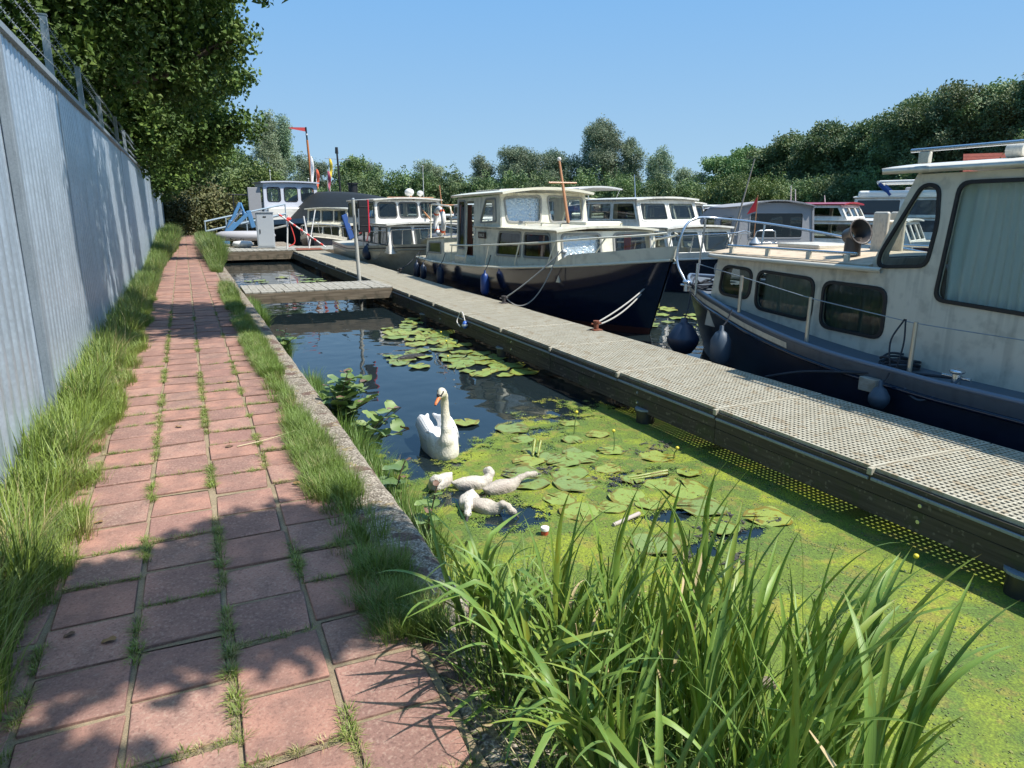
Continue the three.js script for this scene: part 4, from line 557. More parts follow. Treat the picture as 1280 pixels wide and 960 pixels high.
{
  // local: +z is where the swan faces
  const neck = [[0, 0.08, 0.19, 0.085], [0, 0.16, 0.215, 0.062], [0.004, 0.25, 0.20, 0.046], [0.008, 0.35, 0.165, 0.039], [0.004, 0.45, 0.15, 0.035], [-0.002, 0.515, 0.165, 0.033], [-0.022, 0.545, 0.20, 0.034]];
  const f = (x, y, z) => {
    let d = ell(x, y, z, [0, 0.03, -0.12], [0.165, 0.13, 0.34]); d = smin(d, ell(x, y, z, [0, 0.05, 0.12], [0.12, 0.12, 0.13]), 0.06);
    for (const s of [-1, 1]) { d = smin(d, ell(x * 1, y - 0.08 * clamp(-(z + 0.1) * 1.2, 0, 0.5), z, [s * 0.10, 0.12, -0.16], [0.075, 0.115, 0.28]), 0.03); d = smin(d, caps(x, y, z, [s * 0.10, 0.17, -0.28, 0.05], [s * 0.03, 0.20, -0.50, 0.012]), 0.03); }
    d = smin(d, caps(x, y, z, [0, 0.06, -0.42, 0.06], [0, 0.09, -0.6, 0.012]), 0.04);
    let k = 1; for (let i = 0; i < neck.length - 1; i++) k = smin(k, caps(x, y, z, neck[i], neck[i + 1]), 0.015);
    k = smin(k, ell(x, y, z, [-0.032, 0.552, 0.215], [0.041, 0.040, 0.050]), 0.02); k = smin(k, caps(x, y, z, [-0.045, 0.545, 0.235, 0.03], [-0.066, 0.530, 0.262, 0.019]), 0.015);
    return smin(d, k, 0.04);
  };
  const t = thing('swan', 'white adult swan with orange bill floating on the blue water', 'swan', [1.77, WATER - 0.012, -5.36], -0.12); t.scale.set(0.88, 1.02, 0.92);
  const g = surfaceNet(f, [-0.26, -0.1, -0.64], [0.26, 0.62, 0.36], 0.0085); const p = g.attributes.position; // ruffle of feathers
  for (let i = 0; i < p.count; i++) { const x = p.getX(i), y = p.getY(i), z = p.getZ(i), w = z < 0.1 && y > 0.02 ? 0.005 : 0.0022, q = w * (fbm(z * 26 + y * 10, x * 60, 0, 5, 2) - 0.5) * 2; p.setXYZ(i, x + Math.sign(x) * q, y + q * 0.6, z + q * 0.5); } g.computeVertexNormals();
  colourBy(g, (x, y, z) => { const cream = sstep(0.02, 0.12, z) * (0.75 + 0.25 * sstep(0.25, 0.5, y)); const n = 0.92 + 0.16 * vnoise(x * 70 + 9, y * 55 + z * 50 + 7, 0, 3); return [lerp(0.70, 0.62, cream) * n, lerp(0.70, 0.56, cream) * n, lerp(0.69, 0.42, cream) * n]; });
  mesh('body', uvMetres(g, 4), M.feather, t);
  // overlapping wing feathers
  const fe = at(new THREE.SphereGeometry(1, 10, 6), 0, 0, 0, 0, 0, 0, [0.34, 0.10, 1]); for (const sd of [-1, 1]) { const list = [], q = rng(77 + sd); for (let i = 0; i < 9; i++) for (let j = 0; j < 6; j++) { const zz = lerp(0.02, -0.36, (i + (j % 2) * 0.5) / 9), th = lerp(0.15, 1.25, j / 5), L = lerp(0.035, 0.075, i / 9) * rr(0.9, 1.1, q), kz = Math.sqrt(Math.max(0.15, 1 - Math.pow((zz + 0.16) / 0.30, 2))), X = sd * (0.10 + 0.078 * kz * Math.cos(th)), Y = 0.12 + 0.08 * clamp(-(zz + 0.1) * 1.2, 0, 0.5) + 0.118 * kz * Math.sin(th); list.push(at(fe.clone(), X, Y, zz, 0.12 - 0.2 * (i / 9), sd * -0.16, -sd * (Math.PI / 2 - th) , L * 0.85)); } const w = mesh('wing_feathers', uvMetres(merge(list), 6), std({ color: rgb(0.69, 0.69, 0.68), roughness: 0.9 }), t); w.userData.kind = 'stuff'; }
  const orange = phy({ color: rgb(0.72, 0.20, 0.06), roughness: 0.4 }), black = phy({ color: rgb(0.015, 0.014, 0.014), roughness: 0.4 });
  const bg = []; { const rows = []; for (let i = 0; i <= 10; i++) { const u = i / 10, w = lerp(0.019, 0.0135, u) * (u > 0.93 ? 0.7 : 1), hh = lerp(0.021, 0.007, Math.pow(u, 0.8)), row = []; for (let k = 0; k <= 12; k++) { const a = k / 12 * 2 * Math.PI; row.push([Math.cos(a) * w, Math.sin(a) * hh + (u > 0.9 ? -0.003 : 0), u * 0.085]); } rows.push(row); } bg.push(gridGeo(rows)); bg.push(ball(0.0125, 0, -0.003, 0.084, 1, 0.5, 0.5)); }
  const dirY = -0.75; const bill = mesh('bill', merge(bg), orange, t); bill.position.set(-0.064, 0.532, 0.258); bill.rotation.set(0.55, dirY, 0, 'YXZ');
  const nail = mesh('nail', ball(0.008, 0, -0.004, 0.088, 1.1, 0.6, 0.8, 8), black, bill); mesh('knob', [ball(0.017, 0, 0.017, 0.004, 0.9, 0.85, 1.0, 10), ball(0.0215, 0, 0.002, -0.006, 0.95, 1.0, 0.5, 10), cone([0.016, 0.008, 0], [0.028, 0.018, -0.032], 0.009, 0.004, 6), cone([-0.016, 0.008, 0], [-0.028, 0.018, -0.032], 0.009, 0.004, 6)], black, bill);
  for (const s of [-1, 1]) mesh('eye', ball(0.0065, s * 0.030, 0.022, -0.040, 1, 1, 1, 8), black, bill);
}
function cygnet(label, x, z, turn, pose, tint, k = 1) {
  const t = thing('cygnet', label, 'cygnet', [x, WATER - 0.006, z], turn, 'cygnets feeding in the duckweed');
  const N = { reach: [[0, 0.05, 0.09, 0.032], [0, 0.075, 0.14, 0.022], [0, 0.085, 0.20, 0.019], [0, 0.075, 0.245, 0.021]], tuck: [[0, 0.06, 0.08, 0.034], [0.02, 0.10, 0.11, 0.026], [0.035, 0.115, 0.10, 0.026], [0.05, 0.105, 0.085, 0.027]], down: [[0, 0.05, 0.08, 0.034], [0.01, 0.085, 0.125, 0.025], [0.015, 0.075, 0.165, 0.022], [0.018, 0.045, 0.19, 0.023]] }[pose], e = N[3];
  const f = (X, Y, Z) => { let d = ell(X, Y, Z, [0, 0.03, -0.02], [0.068, 0.062, 0.125]); d = smin(d, caps(X, Y, Z, [0, 0.045, -0.1, 0.035], [0, 0.058, -0.17, 0.01]), 0.03); for (const s of [-1, 1]) d = smin(d, ell(X, Y, Z, [s * 0.05, 0.052, -0.02], [0.02, 0.025, 0.06]), 0.012); let q = 1; for (let i = 0; i < 3; i++) q = smin(q, caps(X, Y, Z, N[i], N[i + 1]), 0.012); q = smin(q, ell(X, Y, Z, [e[0], e[1], e[2] + 0.012], [0.024, 0.024, 0.032]), 0.012); return smin(d, q, 0.025); };
  const g = surfaceNet(f, [-0.09, -0.05, -0.2], [0.12, 0.16, 0.31], 0.0055), p = g.attributes.position; for (let i = 0; i < p.count; i++) { const q = 0.0016 * (vnoise(p.getX(i) * 190 + 50, p.getZ(i) * 190 + p.getY(i) * 160 + 50, 0, 4) - 0.5) * 2; p.setXYZ(i, p.getX(i) + q, p.getY(i) + q, p.getZ(i) + q); } g.computeVertexNormals();
  colourBy(g, (X, Y, Z) => { const n = 0.78 + 0.44 * vnoise(X * 120 + 40, Z * 110 + Y * 90 + 40, 0, 6), wing = 1 - 0.16 * sstep(0.035, 0.055, Math.abs(X)) * sstep(0.06, -0.02, Z); return tint.map((c, i) => c * n * (i ? wing : 1 - (1 - wing) * 0.8)); }); mesh('body', uvMetres(g, 6), M.feather, t);
  const dk = std({ color: rgb(0.05, 0.045, 0.045), roughness: 0.5 }); const down = pose === 'reach' ? 0.15 : pose === 'down' ? 0.9 : 1.0, b = mesh('bill', [at(cone([0, 0, 0], [0, 0, 0.042], 0.011, 0.007, 8), 0, 0, 0, 0, 0, 0, [1.15, 0.75, 1])], dk, t); b.position.set(e[0], e[1] - 0.004, e[2] + 0.034); b.rotation.set(down, pose === 'tuck' ? 0.6 : 0, 0, 'YXZ');
  for (const s of [-1, 1]) mesh('eye', ball(0.0038, e[0] + s * 0.0225, e[1] + 0.007, e[2] + 0.022, 1, 1, 1, 6), dk, t);
  t.scale.setScalar(k * 0.88);
}
cygnet('cream cygnet with its head tucked down beside the others', 1.74, -4.50, 1.35, 'tuck', [0.52, 0.47, 0.39], 1.15);
cygnet('greyish cygnet stretching its neck out across the duckweed', 1.90, -4.36, 1.75, 'reach', [0.40, 0.35, 0.29], 1.15);
cygnet('pale cygnet dipping its bill into the duckweed', 1.57, -4.20, -0.5, 'down', [0.54, 0.50, 0.43], 1.12);
cygnet('grey cygnet curled round with its bill in the water', 1.65, -4.08, 0.6, 'down', [0.45, 0.40, 0.33], 1.08);
cygnet('cygnet half hidden behind the small sapling', 1.50, -4.62, -0.9, 'tuck', [0.52, 0.48, 0.41], 1.1);

// ================================================================ BOATS
const paint = (r, g, b, o = {}) => phy({ color: rgb(r, g, b), roughness: 0.32, clearcoat: 0.25, clearcoatRoughness: 0.2, ...o });
M.navy = paint(0.008, 0.014, 0.035, { roughness: 0.14, clearcoat: 0.6, clearcoatRoughness: 0.08 }); M.navyDull = paint(0.012, 0.02, 0.045, { roughness: 0.4, map: rep(dirtTex, 0.6) }); M.creamPaint = paint(0.74, 0.73, 0.64, { map: rep(dirtTex, 0.35) }); M.creamTrim = paint(0.74, 0.70, 0.55);
M.white = paint(0.74, 0.74, 0.72, { map: rep(dirtTex, 0.3) }); M.dirtyWhite = paint(0.60, 0.58, 0.52, { map: rep(dirtTex, 0.55), roughness: 0.5 }); M.greyHull = paint(0.32, 0.34, 0.31, { map: rep(dirtTex, 0.4) }); M.black = paint(0.012, 0.012, 0.013, { roughness: 0.5 }); M.redBoot = paint(0.09, 0.03, 0.025); M.maroon = paint(0.10, 0.018, 0.022);
M.rubber = std({ color: rgb(0.012, 0.012, 0.013), roughness: 0.5 }); M.greyDeck = std({ color: rgb(0.10, 0.12, 0.14), roughness: 0.8, bumpMap: fineBump, bumpScale: 0.003 }); M.paleDeck = std({ color: rgb(0.45, 0.44, 0.40), roughness: 0.85, map: rep(dirtTex, 0.5), bumpMap: fineBump, bumpScale: 0.002 }); M.tanDeck = std({ color: rgb(0.52, 0.43, 0.33), roughness: 0.85, map: rep(dirtTex, 0.6), bumpMap: fineBump, bumpScale: 0.003 });
M.glass = phy({ color: rgb(0.90, 0.94, 0.93), roughness: 0.02, transmission: 1, thickness: 0, ior: 1.5 }); M.smoked = phy({ color: rgb(0.30, 0.30, 0.28), roughness: 0.02, transmission: 1, thickness: 0, ior: 1.5 }); M.greenGlass = phy({ color: rgb(0.52, 0.56, 0.52), roughness: 0.02, transmission: 1, thickness: 0, ior: 1.5 }); M.blindCloth = std({ color: rgb(0.30, 0.33, 0.30), roughness: 0.9 }); M.darkGlass = phy({ color: rgb(0.03, 0.035, 0.04), roughness: 0.04, ior: 1.5 });
M.mahogany = paint(0.20, 0.055, 0.03); M.varnish = paint(0.42, 0.20, 0.09); M.curtain = phy({ color: rgb(0.42, 0.52, 0.48), roughness: 0.95, transmission: 0.35, thickness: 0 }); M.orangeCloth = std({ color: rgb(0.55, 0.10, 0.04), roughness: 0.95 }); M.inside = std({ color: rgb(0.16, 0.13, 0.10), roughness: 0.9 });
M.bronze = phy({ color: rgb(0.55, 0.50, 0.42), roughness: 0.35, metalness: 0.7 }); M.blind = std({ color: rgb(0.62, 0.66, 0.72), roughness: 0.35, metalness: 0.45, bumpMap: fineBump, bumpScale: 0.02 });
M.ropePale = std({ color: rgb(0.36, 0.35, 0.32), roughness: 0.95 }); M.ropeDark = std({ color: rgb(0.03, 0.035, 0.045), roughness: 0.95 }); M.fender = phy({ color: rgb(0.012, 0.025, 0.055), roughness: 0.45 }); M.fenderBlue = phy({ color: rgb(0.015, 0.05, 0.2), roughness: 0.4 }); M.fenderGrey = phy({ color: rgb(0.05, 0.075, 0.105), roughness: 0.5 });
M.canvasGrey = std({ color: rgb(0.27, 0.275, 0.285), roughness: 0.95, bumpMap: fineBump, bumpScale: 0.004 }); M.canvasBlue = std({ color: rgb(0.012, 0.05, 0.18), roughness: 0.95 }); M.canvasWhite = std({ color: rgb(0.6, 0.6, 0.58), roughness: 0.9 }); M.tarp = std({ color: rgb(0.012, 0.016, 0.017), roughness: 0.75, bumpMap: fineBump, bumpScale: 0.01 });

function inter(a, t) { for (let i = 1; i < a.length; i++) if (t <= a[i][0]) return lerp(a[i - 1][1], a[i][1], clamp((t - a[i - 1][0]) / (a[i][0] - a[i - 1][0]))); return a[a.length - 1][1]; }
const BOATY = -0.44; // the boats float a little above the marks they were measured by
class Hull { // local +z is the bow, y = 0 the waterline
  constructor(o) { Object.assign(this, { keel: -0.35, sternW: 0.86, full: 0.52, p: 2.3, rake: 0.7, flare: 0.62, ...o }); }
  plan(s) { return s < this.full ? lerp(this.sternW, 1, Math.sin(s / this.full * Math.PI / 2)) : Math.pow(Math.max(0, 1 - Math.pow((s - this.full) / (1 - this.full), this.p)), 0.92) + 0.012; }
  top(s) { return inter(this.sheer, s); }
  at(s, y, side, off = 0) { const ys = this.top(s), h = clamp((y - this.keel) / (ys - this.keel), 0, 1.3), fl = lerp(0.10, this.flare, Math.pow(s, 3)), w = this.B / 2 * this.plan(s) * (1 - fl * Math.pow(Math.max(0, 1 - h), 1.5)) + off; return [side * w, y, lerp(-this.L / 2, this.L / 2, s) - this.rake * (1 - h) * Math.pow(s, 5) + (s === 0 ? (h - 1) * -0.08 : 0)]; }
  band(y0, y1, { s0 = 0, s1 = 1, n = 44, m = 7, off = 0, transom = true } = {}) {
    const out = []; for (const side of [-1, 1]) { const rows = []; for (let i = 0; i <= n; i++) { const s = lerp(s0, s1, i / n), a = y0(s), b = y1(s), r = []; for (let k = 0; k <= m; k++) r.push(this.at(s, lerp(a, b, k / m), side, off)); rows.push(side > 0 ? r : r.reverse()); } out.push(gridGeo(rows)); }
    if (transom && s0 === 0) { const rows = []; for (let k = 0; k <= m; k++) { const y = lerp(y0(0), y1(0), k / m), a = this.at(0, y, -1, off), b = this.at(0, y, 1, off), r = []; for (let i = 0; i <= 8; i++) { const t = i / 8; r.push([lerp(a[0], b[0], t), y, a[2] - 0.10 * Math.sin(Math.PI * t)]); } rows.push(r); } out.push(gridGeo(rows)); }
    return uvMetres(merge(out));
  }
  deck(d, { s0 = 0, s1 = 1, n = 40, camber = 0.03 } = {}) { const rows = []; for (let i = 0; i <= n; i++) { const s = lerp(s0, s1, i / n), y = this.top(s) - d, a = this.at(s, y, 1), r = []; for (let k = 0; k <= 10; k++) { const t = k / 10 * 2 - 1; r.push([a[0] * t, y + camber * (1 - t * t), a[2]]); } rows.push(r); } return uvMetres(gridGeo(rows)); }
  rail(dy, r, off, { s0 = 0, s1 = 1, n = 46, rad = 8 } = {}) { const out = []; for (const side of [-1, 1]) { const p = []; for (let i = 0; i <= n; i++) { const s = lerp(s0, s1, i / n); p.push(this.at(s, this.top(s) + dy, side, off)); } out.push(tube(p, r, n, rad)); } return merge(out); }
}
function roundPath(P, r, path) { // rounded polygon
  const n = P.length; for (let i = 0; i < n; i++) { const a = P[(i + n - 1) % n], b = P[i], c = P[(i + 1) % n], la = Math.hypot(a[0] - b[0], a[1] - b[1]), lc = Math.hypot(c[0] - b[0], c[1] - b[1]), ra = Math.min(r, la * 0.48) / la, rc = Math.min(r, lc * 0.48) / lc, A = [lerp(b[0], a[0], ra), lerp(b[1], a[1], ra)], C = [lerp(b[0], c[0], rc), lerp(b[1], c[1], rc)]; if (i === 0) path.moveTo(...A); else path.lineTo(...A); if (r > 0.004) path.quadraticCurveTo(b[0], b[1], C[0], C[1]); } path.closePath(); return path;
}
function offsetPoly(P, d) { // outward for positive d
  let ar = 0; P.forEach((p, i) => { const q = P[(i + 1) % P.length]; ar += p[0] * q[1] - q[0] * p[1]; }); const sg = ar > 0 ? 1 : -1, n = P.length;
  return P.map((b, i) => { const a = P[(i + n - 1) % n], c = P[(i + 1) % n], nrm = (p, q) => { const l = Math.hypot(q[0] - p[0], q[1] - p[1]); return [sg * (q[1] - p[1]) / l, -sg * (q[0] - p[0]) / l]; }, u = nrm(a, b), v = nrm(b, c), k = Math.max(0.35, 1 + u[0] * v[0] + u[1] * v[1]); return [b[0] + d * (u[0] + v[0]) / k, b[1] + d * (u[1] + v[1]) / k]; });
}
// flat wall with real window openings; m maps (u, v, outward) to the boat
function wall(parent, name, outline, wins, m, { th = 0.03, mat, frame = M.rubber, fw = 0.022, glass = M.glass } = {}) {
  const s = roundPath(outline, 0, new THREE.Shape()); for (const w of wins) s.holes.push(roundPath(w.p, w.r ?? 0.06, new THREE.Path()));
  const fix = (g) => uvMetres(plain(g).applyMatrix4(m));
  const g = new THREE.ExtrudeGeometry(s, { depth: th, bevelEnabled: false, curveSegments: 5 }); g.translate(0, 0, -th); mesh(name, fix(g), mat, parent);
  for (const w of wins) {
    if (w.open) continue;
    const f = roundPath(offsetPoly(w.p, w.fw ?? fw), (w.r ?? 0.06) + fw * 0.8, new THREE.Shape()); f.holes.push(roundPath(offsetPoly(w.p, -0.008), w.r ?? 0.06, new THREE.Path()));
    const fr = mesh('window', fix(new THREE.ExtrudeGeometry(f, { depth: 0.014, bevelEnabled: true, bevelSize: 0.004, bevelThickness: 0.004, bevelSegments: 1, curveSegments: 5 }).translate(0, 0, -0.002)), w.frame ?? frame, parent);
    mesh('pane', fix(new THREE.ShapeGeometry(roundPath(offsetPoly(w.p, 0.006), w.r ?? 0.06, new THREE.Shape()), 5).translate(0, 0, -0.012)), w.glass ?? glass, fr);
    if (w.drape) { const xs = w.p.map((q) => q[0]), ys = w.p.map((q) => q[1]), a = lerp(Math.min(...xs), Math.max(...xs), w.drape[0]) , b = lerp(Math.min(...xs), Math.max(...xs), w.drape[1]), y0 = Math.min(...ys) - 0.03, y1 = Math.max(...ys) + 0.01, rows = [], n = Math.max(12, Math.round((b - a) / 0.018)); for (let i = 0; i <= n; i++) { const u = lerp(a, b, i / n), ph = (u / 0.085 + 0.5 * Math.sin(u * 9)) * 6.283, r = []; for (let k = 0; k <= 6; k++) { const t = k / 6; r.push([u + 0.02 * Math.sin(t * 3 + u * 11), lerp(y0, y1, t), -0.07 + (w.cloth === M.blind ? 0.15 : 1) * (0.010 + 0.012 * (1 - t)) * Math.sin(ph + 0.4 * t)]); } rows.push(r); } mesh('curtain', fix(gridGeo(rows)), w.cloth ?? M.curtain, fr); }
  }
}
const rectW = (a, b, y0, y1, r, o) => ({ p: [[a, y0], [b, y0], [b, y1], [a, y1]], r, ...o });
function basis(U, V_, N, O) { return new THREE.Matrix4().makeBasis(V(...U), V(...V_), V(...N)).setPosition(V(...O)); }
// side walls given as (z, y) outlines at half-width hw (at y = ya) leaning in by lean per metre of height
function sides(parent, name, outline, wins, hw, ya, lean, opt) {
  for (const s of [-1, 1]) { const f = s < 0 ? (p) => [p[0], p[1]] : (p) => [-p[0], p[1]]; wall(parent, name, outline.map(f), wins.filter((w) => !w.only || w.only === s).map((w) => ({ ...w, p: w.p.map(f) })), basis([0, 0, s < 0 ? 1 : -1], [-s * lean, 1, 0], [s, 0, 0], [s * (hw + ya * lean), 0, 0]), opt); }
}
function cross(parent, name, outline, wins, z, ya, rake, fwd, opt) { const f = fwd > 0 ? (p) => [p[0], p[1]] : (p) => [-p[0], p[1]]; wall(parent, name, outline.map(f), wins.map((w) => ({ ...w, p: w.p.map(f) })), basis([fwd, 0, 0], [0, 1, -fwd * rake], [0, 0, fwd], [0, 0, z + fwd * ya * rake]), opt); }
function roofSlab(z0, z1, hw0, hw1, y, th, camber, crownF = 0) { // cambered slab from z0 (aft) to z1 (fore)
  const sec = (z, hw, yy) => { const t = [], b = []; for (let k = 0; k <= 14; k++) { const x = k / 14 * 2 - 1; t.push([x * hw, yy + th + camber * (1 - x * x), z]); b.push([x * (hw - 0.012), yy + camber * (1 - x * x) * 0.9, z]); } return [...t, ...b.reverse(), t[0]]; };
  const rows = [], n = 10; for (let i = 0; i <= n; i++) { const u = i / n, z = lerp(z0, z1, u); rows.push(sec(z, lerp(hw0, hw1, u), y + crownF * u)); }
  const g = [gridGeo(rows)]; for (const e of [0, n]) { const r = rows[e], c = [0, r[7][1] - th / 2, r[0][2]]; const pos = []; for (let k = 0; k < r.length - 1; k++) pos.push(...r[k], ...r[k + 1], ...c); g.push(tri3(pos)); }
  return uvMetres(merge(g));
}
function fender(label, x, y, z, r, h, mat, top) { const f = thing('fender', label, 'fender', [x, y, z], 0, 'fenders hanging on the boats'); mesh('bag', lathe([[0, -h / 2], [r * 0.55, -h / 2 + r * 0.18], [r * 0.95, -h / 2 + r * 0.75], [r, 0], [r * 0.95, h / 2 - r * 0.9], [r * 0.55, h / 2 - r * 0.2], [r * 0.22, h / 2], [r * 0.2, h / 2 + 0.05], [0, h / 2 + 0.055]], 18), mat, f); mesh('lanyard', tube([[0, h / 2 + 0.03, 0], [top[0] * 0.5 + 0.01, lerp(h / 2, top[1], 0.5), top[2] * 0.5], top], 0.008, 8, 6), M.ropeDark, f); return f; }
function rope(label, pts, r, mat, grp = 'mooring lines') { return tag(mesh('mooring_line', tube(pts, r, pts.length * 6, 6), mat), label, 'rope', grp); }

// ---------------------------------------------------------------- near navy boat with dull white cabin (bow away from camera)
{
  const t = thing('cabin_cruiser', 'navy cabin cruiser with weathered white cabin and black rubber window frames', 'boat', [6.71, -0.497, -3.64], Math.PI); t.scale.setScalar(1.04);
  const h = new Hull({ L: 9.4, B: 2.72, sheer: [[0, 0.66], [0.35, 0.62], [0.5, 0.635], [0.6, 0.68], [0.66, 0.73], [0.73, 0.81], [0.8, 0.90], [0.9, 0.98], [1, 1.02]], rake: 0.55, full: 0.56, p: 2.4 });
  mesh('hull', h.band(() => -0.3, (s) => h.top(s) - 0.12), M.navyDull, t);
  mesh('upper_strake', h.band((s) => h.top(s) - 0.122, (s) => h.top(s), { m: 2, off: 0.006 }), paint(0.05, 0.075, 0.11, { roughness: 0.5, map: rep(dirtTex, 0.8) }), t);
  mesh('cream_strake', h.band((s) => h.top(s) - 0.09, (s) => h.top(s) - 0.035, { s0: 0.66, s1: 1, m: 2, off: 0.012 }), M.dirtyWhite, t);
  mesh('toe_rail', h.rail(0.01, 0.022, -0.01), paint(0.13, 0.17, 0.23, { roughness: 0.4 }), t);
  mesh('rubbing_rail', h.rail(-0.125, 0.02, 0.012), M.navy, t);
  mesh('deck', h.deck(0.03), M.greyDeck, t);
  const sideO = [[-3.2, 0.45], [3.18, 0.6], [3.04, 1.41], [1.05, 1.375], [0.70, 2.2], [-3.2, 2.24]];
  const sideW = [{ p: [[2.50, 0.985], [2.97, 1.0], [2.93, 1.30], [2.48, 1.285]], r: 0.10, glass: M.greenGlass, drape: [0.5, 1], cloth: M.blindCloth }, { p: [[1.63, 0.865], [2.38, 0.905], [2.38, 1.285], [1.63, 1.26]], r: 0.10, glass: M.greenGlass, drape: [0, 1], cloth: M.blindCloth }, { p: [[0.82, 0.82], [1.49, 0.835], [1.50, 1.25], [0.83, 1.24]], r: 0.10, glass: M.greenGlass, drape: [0, 1], cloth: std({ color: rgb(0.10, 0.13, 0.12), roughness: 0.9 }) },
    { p: [[0.50, 1.475], [0.935, 1.44], [0.94, 1.54], [0.63, 2.115], [0.49, 2.10], [0.46, 1.81]], r: 0.07 }, { p: [[-1.0, 1.16], [0.37, 1.215], [0.31, 2.12], [-1.0, 2.13]], r: 0.08, drape: [0.0, 0.93] }, { p: [[-2.9, 1.16], [-1.2, 1.16], [-1.2, 2.13], [-2.9, 2.13]], r: 0.08, drape: [0, 1] }];
  sides(t, 'cabin_side', sideO, sideW, 0.95, 0.6, 0.03, { mat: M.dirtyWhite, fw: 0.018 });
  cross(t, 'trunk_front', [[-0.945, 0.6], [0.945, 0.6], [0.92, 1.41], [-0.92, 1.41]], [rectW(-0.72, -0.12, 1.05, 1.3, 0.08), rectW(0.12, 0.72, 1.05, 1.3, 0.08)], 3.17, 0.6, 0.16, 1, { mat: M.dirtyWhite, fw: 0.018 });
  cross(t, 'windscreen', [[-0.92, 1.38], [0.92, 1.38], [0.89, 2.22], [-0.89, 2.22]], [rectW(-0.8, -0.06, 1.5, 2.1, 0.07), rectW(0.06, 0.8, 1.5, 2.1, 0.07)], 1.05, 1.38, 0.42, 1, { mat: M.dirtyWhite, fw: 0.018 });
  cross(t, 'aft_bulkhead', [[-0.94, 0.5], [0.94, 0.5], [0.9, 2.24], [-0.9, 2.24]], [rectW(-0.7, -0.1, 1.2, 2.1, 0.07)], -3.19, 0.5, 0, -1, { mat: M.dirtyWhite });
  mesh('trunk_roof', roofSlab(1.0, 3.16, 0.99, 0.97, 1.40, 0.045, 0.07), M.tanDeck, t); mesh('trunk_roof_edge', [tube([[-1.0, 1.41, 0.85], [-1.0, 1.41, 3.12], [0, 1.46, 3.2], [1.0, 1.41, 3.12], [1.0, 1.41, 0.85]], 0.024, 40, 8, false, 0.08)], M.dirtyWhite, t);
  mesh('wheelhouse_roof', roofSlab(-3.35, 0.98, 1.04, 0.98, 2.225, 0.05, 0.07, -0.015), M.white, t);
  mesh('cabin_floor', uvMetres(box(1.8, 0.03, 6.2, 0, 0.55, 0)), M.inside, t); mesh('helm_console', [rbox(1.7, 0.5, 0.35, 0, 1.2, 0.62, 0.03)], M.inside, t); mesh('helm_seat', [rbox(0.4, 0.12, 0.4, -0.3, 1.15, -0.1, 0.04), rbox(0.4, 0.6, 0.1, -0.3, 1.45, -0.3, 0.04)], std({ color: rgb(0.05, 0.06, 0.08) }), t);
  for (const s of [-1, 1]) { // roof rails
    mesh('handrail', tube([[s * 0.9, 1.53, 1.2], [s * 0.92, 1.53, 2.9]], 0.014, 1, 8), M.steel, t); for (const z of [1.3, 1.75, 2.3, 2.85]) mesh('handrail_block', rbox(0.035, 0.075, 0.05, s * 0.91, 1.483, z, 0.006), M.dirtyWhite, t);
    mesh('handrail', tube([[s * 0.98, 2.385, 0.72], [s * 0.98, 2.40, -3.0]], 0.016, 1, 8), M.steel, t); for (const z of [0.6, -0.5, -1.6, -2.7]) mesh('handrail_block', rbox(0.05, 0.09, 0.09, s * 0.97, 2.325, z, 0.008), M.dirtyWhite, t);
  }
  // cowl vent, hatch, mast step on the cabin top
  const cv = mesh('cowl_vent', [lathe([[0.07, 0], [0.066, 0.05], [0.064, 0.16]], 18), at(lathe([[0.064, -0.09], [0.07, 0], [0.105, 0.05], [0.112, 0.062], [0.095, 0.06], [0.06, 0.0], [0.05, -0.06]], 20), 0, 0.19, 0.02, 1.25, 0, 0)], paint(0.055, 0.045, 0.04, { roughness: 0.55 }), t); cv.position.set(0.62, 1.48, 1.5); cv.rotation.y = -0.15 - Math.PI; cv.scale.setScalar(1.15);
  mesh('hatch', rbox(0.6, 0.05, 0.6, 0, 1.53, 2.5, 0.015), M.dirtyWhite, t); mesh('mast_step', [rbox(0.05, 0.42, 0.17, 0.12, 1.69, 1.62, 0.02), rbox(0.05, 0.42, 0.17, -0.12, 1.69, 1.62, 0.02), cyl(0.02, 0.02, 0.3, 0, 1.8, 1.62, 10, 0, 0, Math.PI / 2)], M.dirtyWhite, t);
  mesh('folded_mast', [tube([[0.1, 2.43, -0.9], [0.06, 2.62, -2.4]], 0.035, 1, 8), rbox(0.16, 0.13, 0.1, 0.1, 2.40, -0.85, 0.02, -0.5), ball(0.05, 0.1, 2.36, 0.1, 1, 0.8, 1.2)], M.varnish, t); mesh('searchlight', [cyl(0.05, 0.06, 0.12, 0.62, 2.36, 0.1, 12, Math.PI / 2), cyl(0.015, 0.015, 0.08, 0.62, 2.3, 0.1, 8)], M.dirtyWhite, t);
  // pulpit and lifelines
  const rl = (pts, r = 0.017, seg) => mesh('pulpit_rail', tube(pts, r, seg ?? pts.length * 8, 8), M.steel, t);
  rl([[0.42, 1.0, 4.28], [0.46, 1.25, 4.42], [0.40, 1.62, 4.42], [0.20, 1.80, 4.44], [-0.25, 1.80, 4.42], [-0.75, 1.70, 3.7], [-1.15, 1.50, 2.5], [-1.22, 1.36, 1.4]]); rl([[0.0, 1.02, 4.55], [0.0, 1.8, 4.45]], 0.014); rl([[-0.55, 0.98, 4.0], [-0.62, 1.73, 4.0]], 0.014); rl([[-1.02, 0.95, 3.0], [-1.1, 1.58, 2.9]], 0.014); rl([[0.98, 0.93, 3.35], [0.97, 1.30, 3.35]], 0.014);
  const stan = [[1.20, 2.34, 0.87, 1.25], [1.27, 1.34, 0.70, 1.14], [1.27, 0.27, 0.65, 1.06], [1.27, -1.0, 0.64, 1.06], [1.24, -2.4, 0.64, 1.06]];
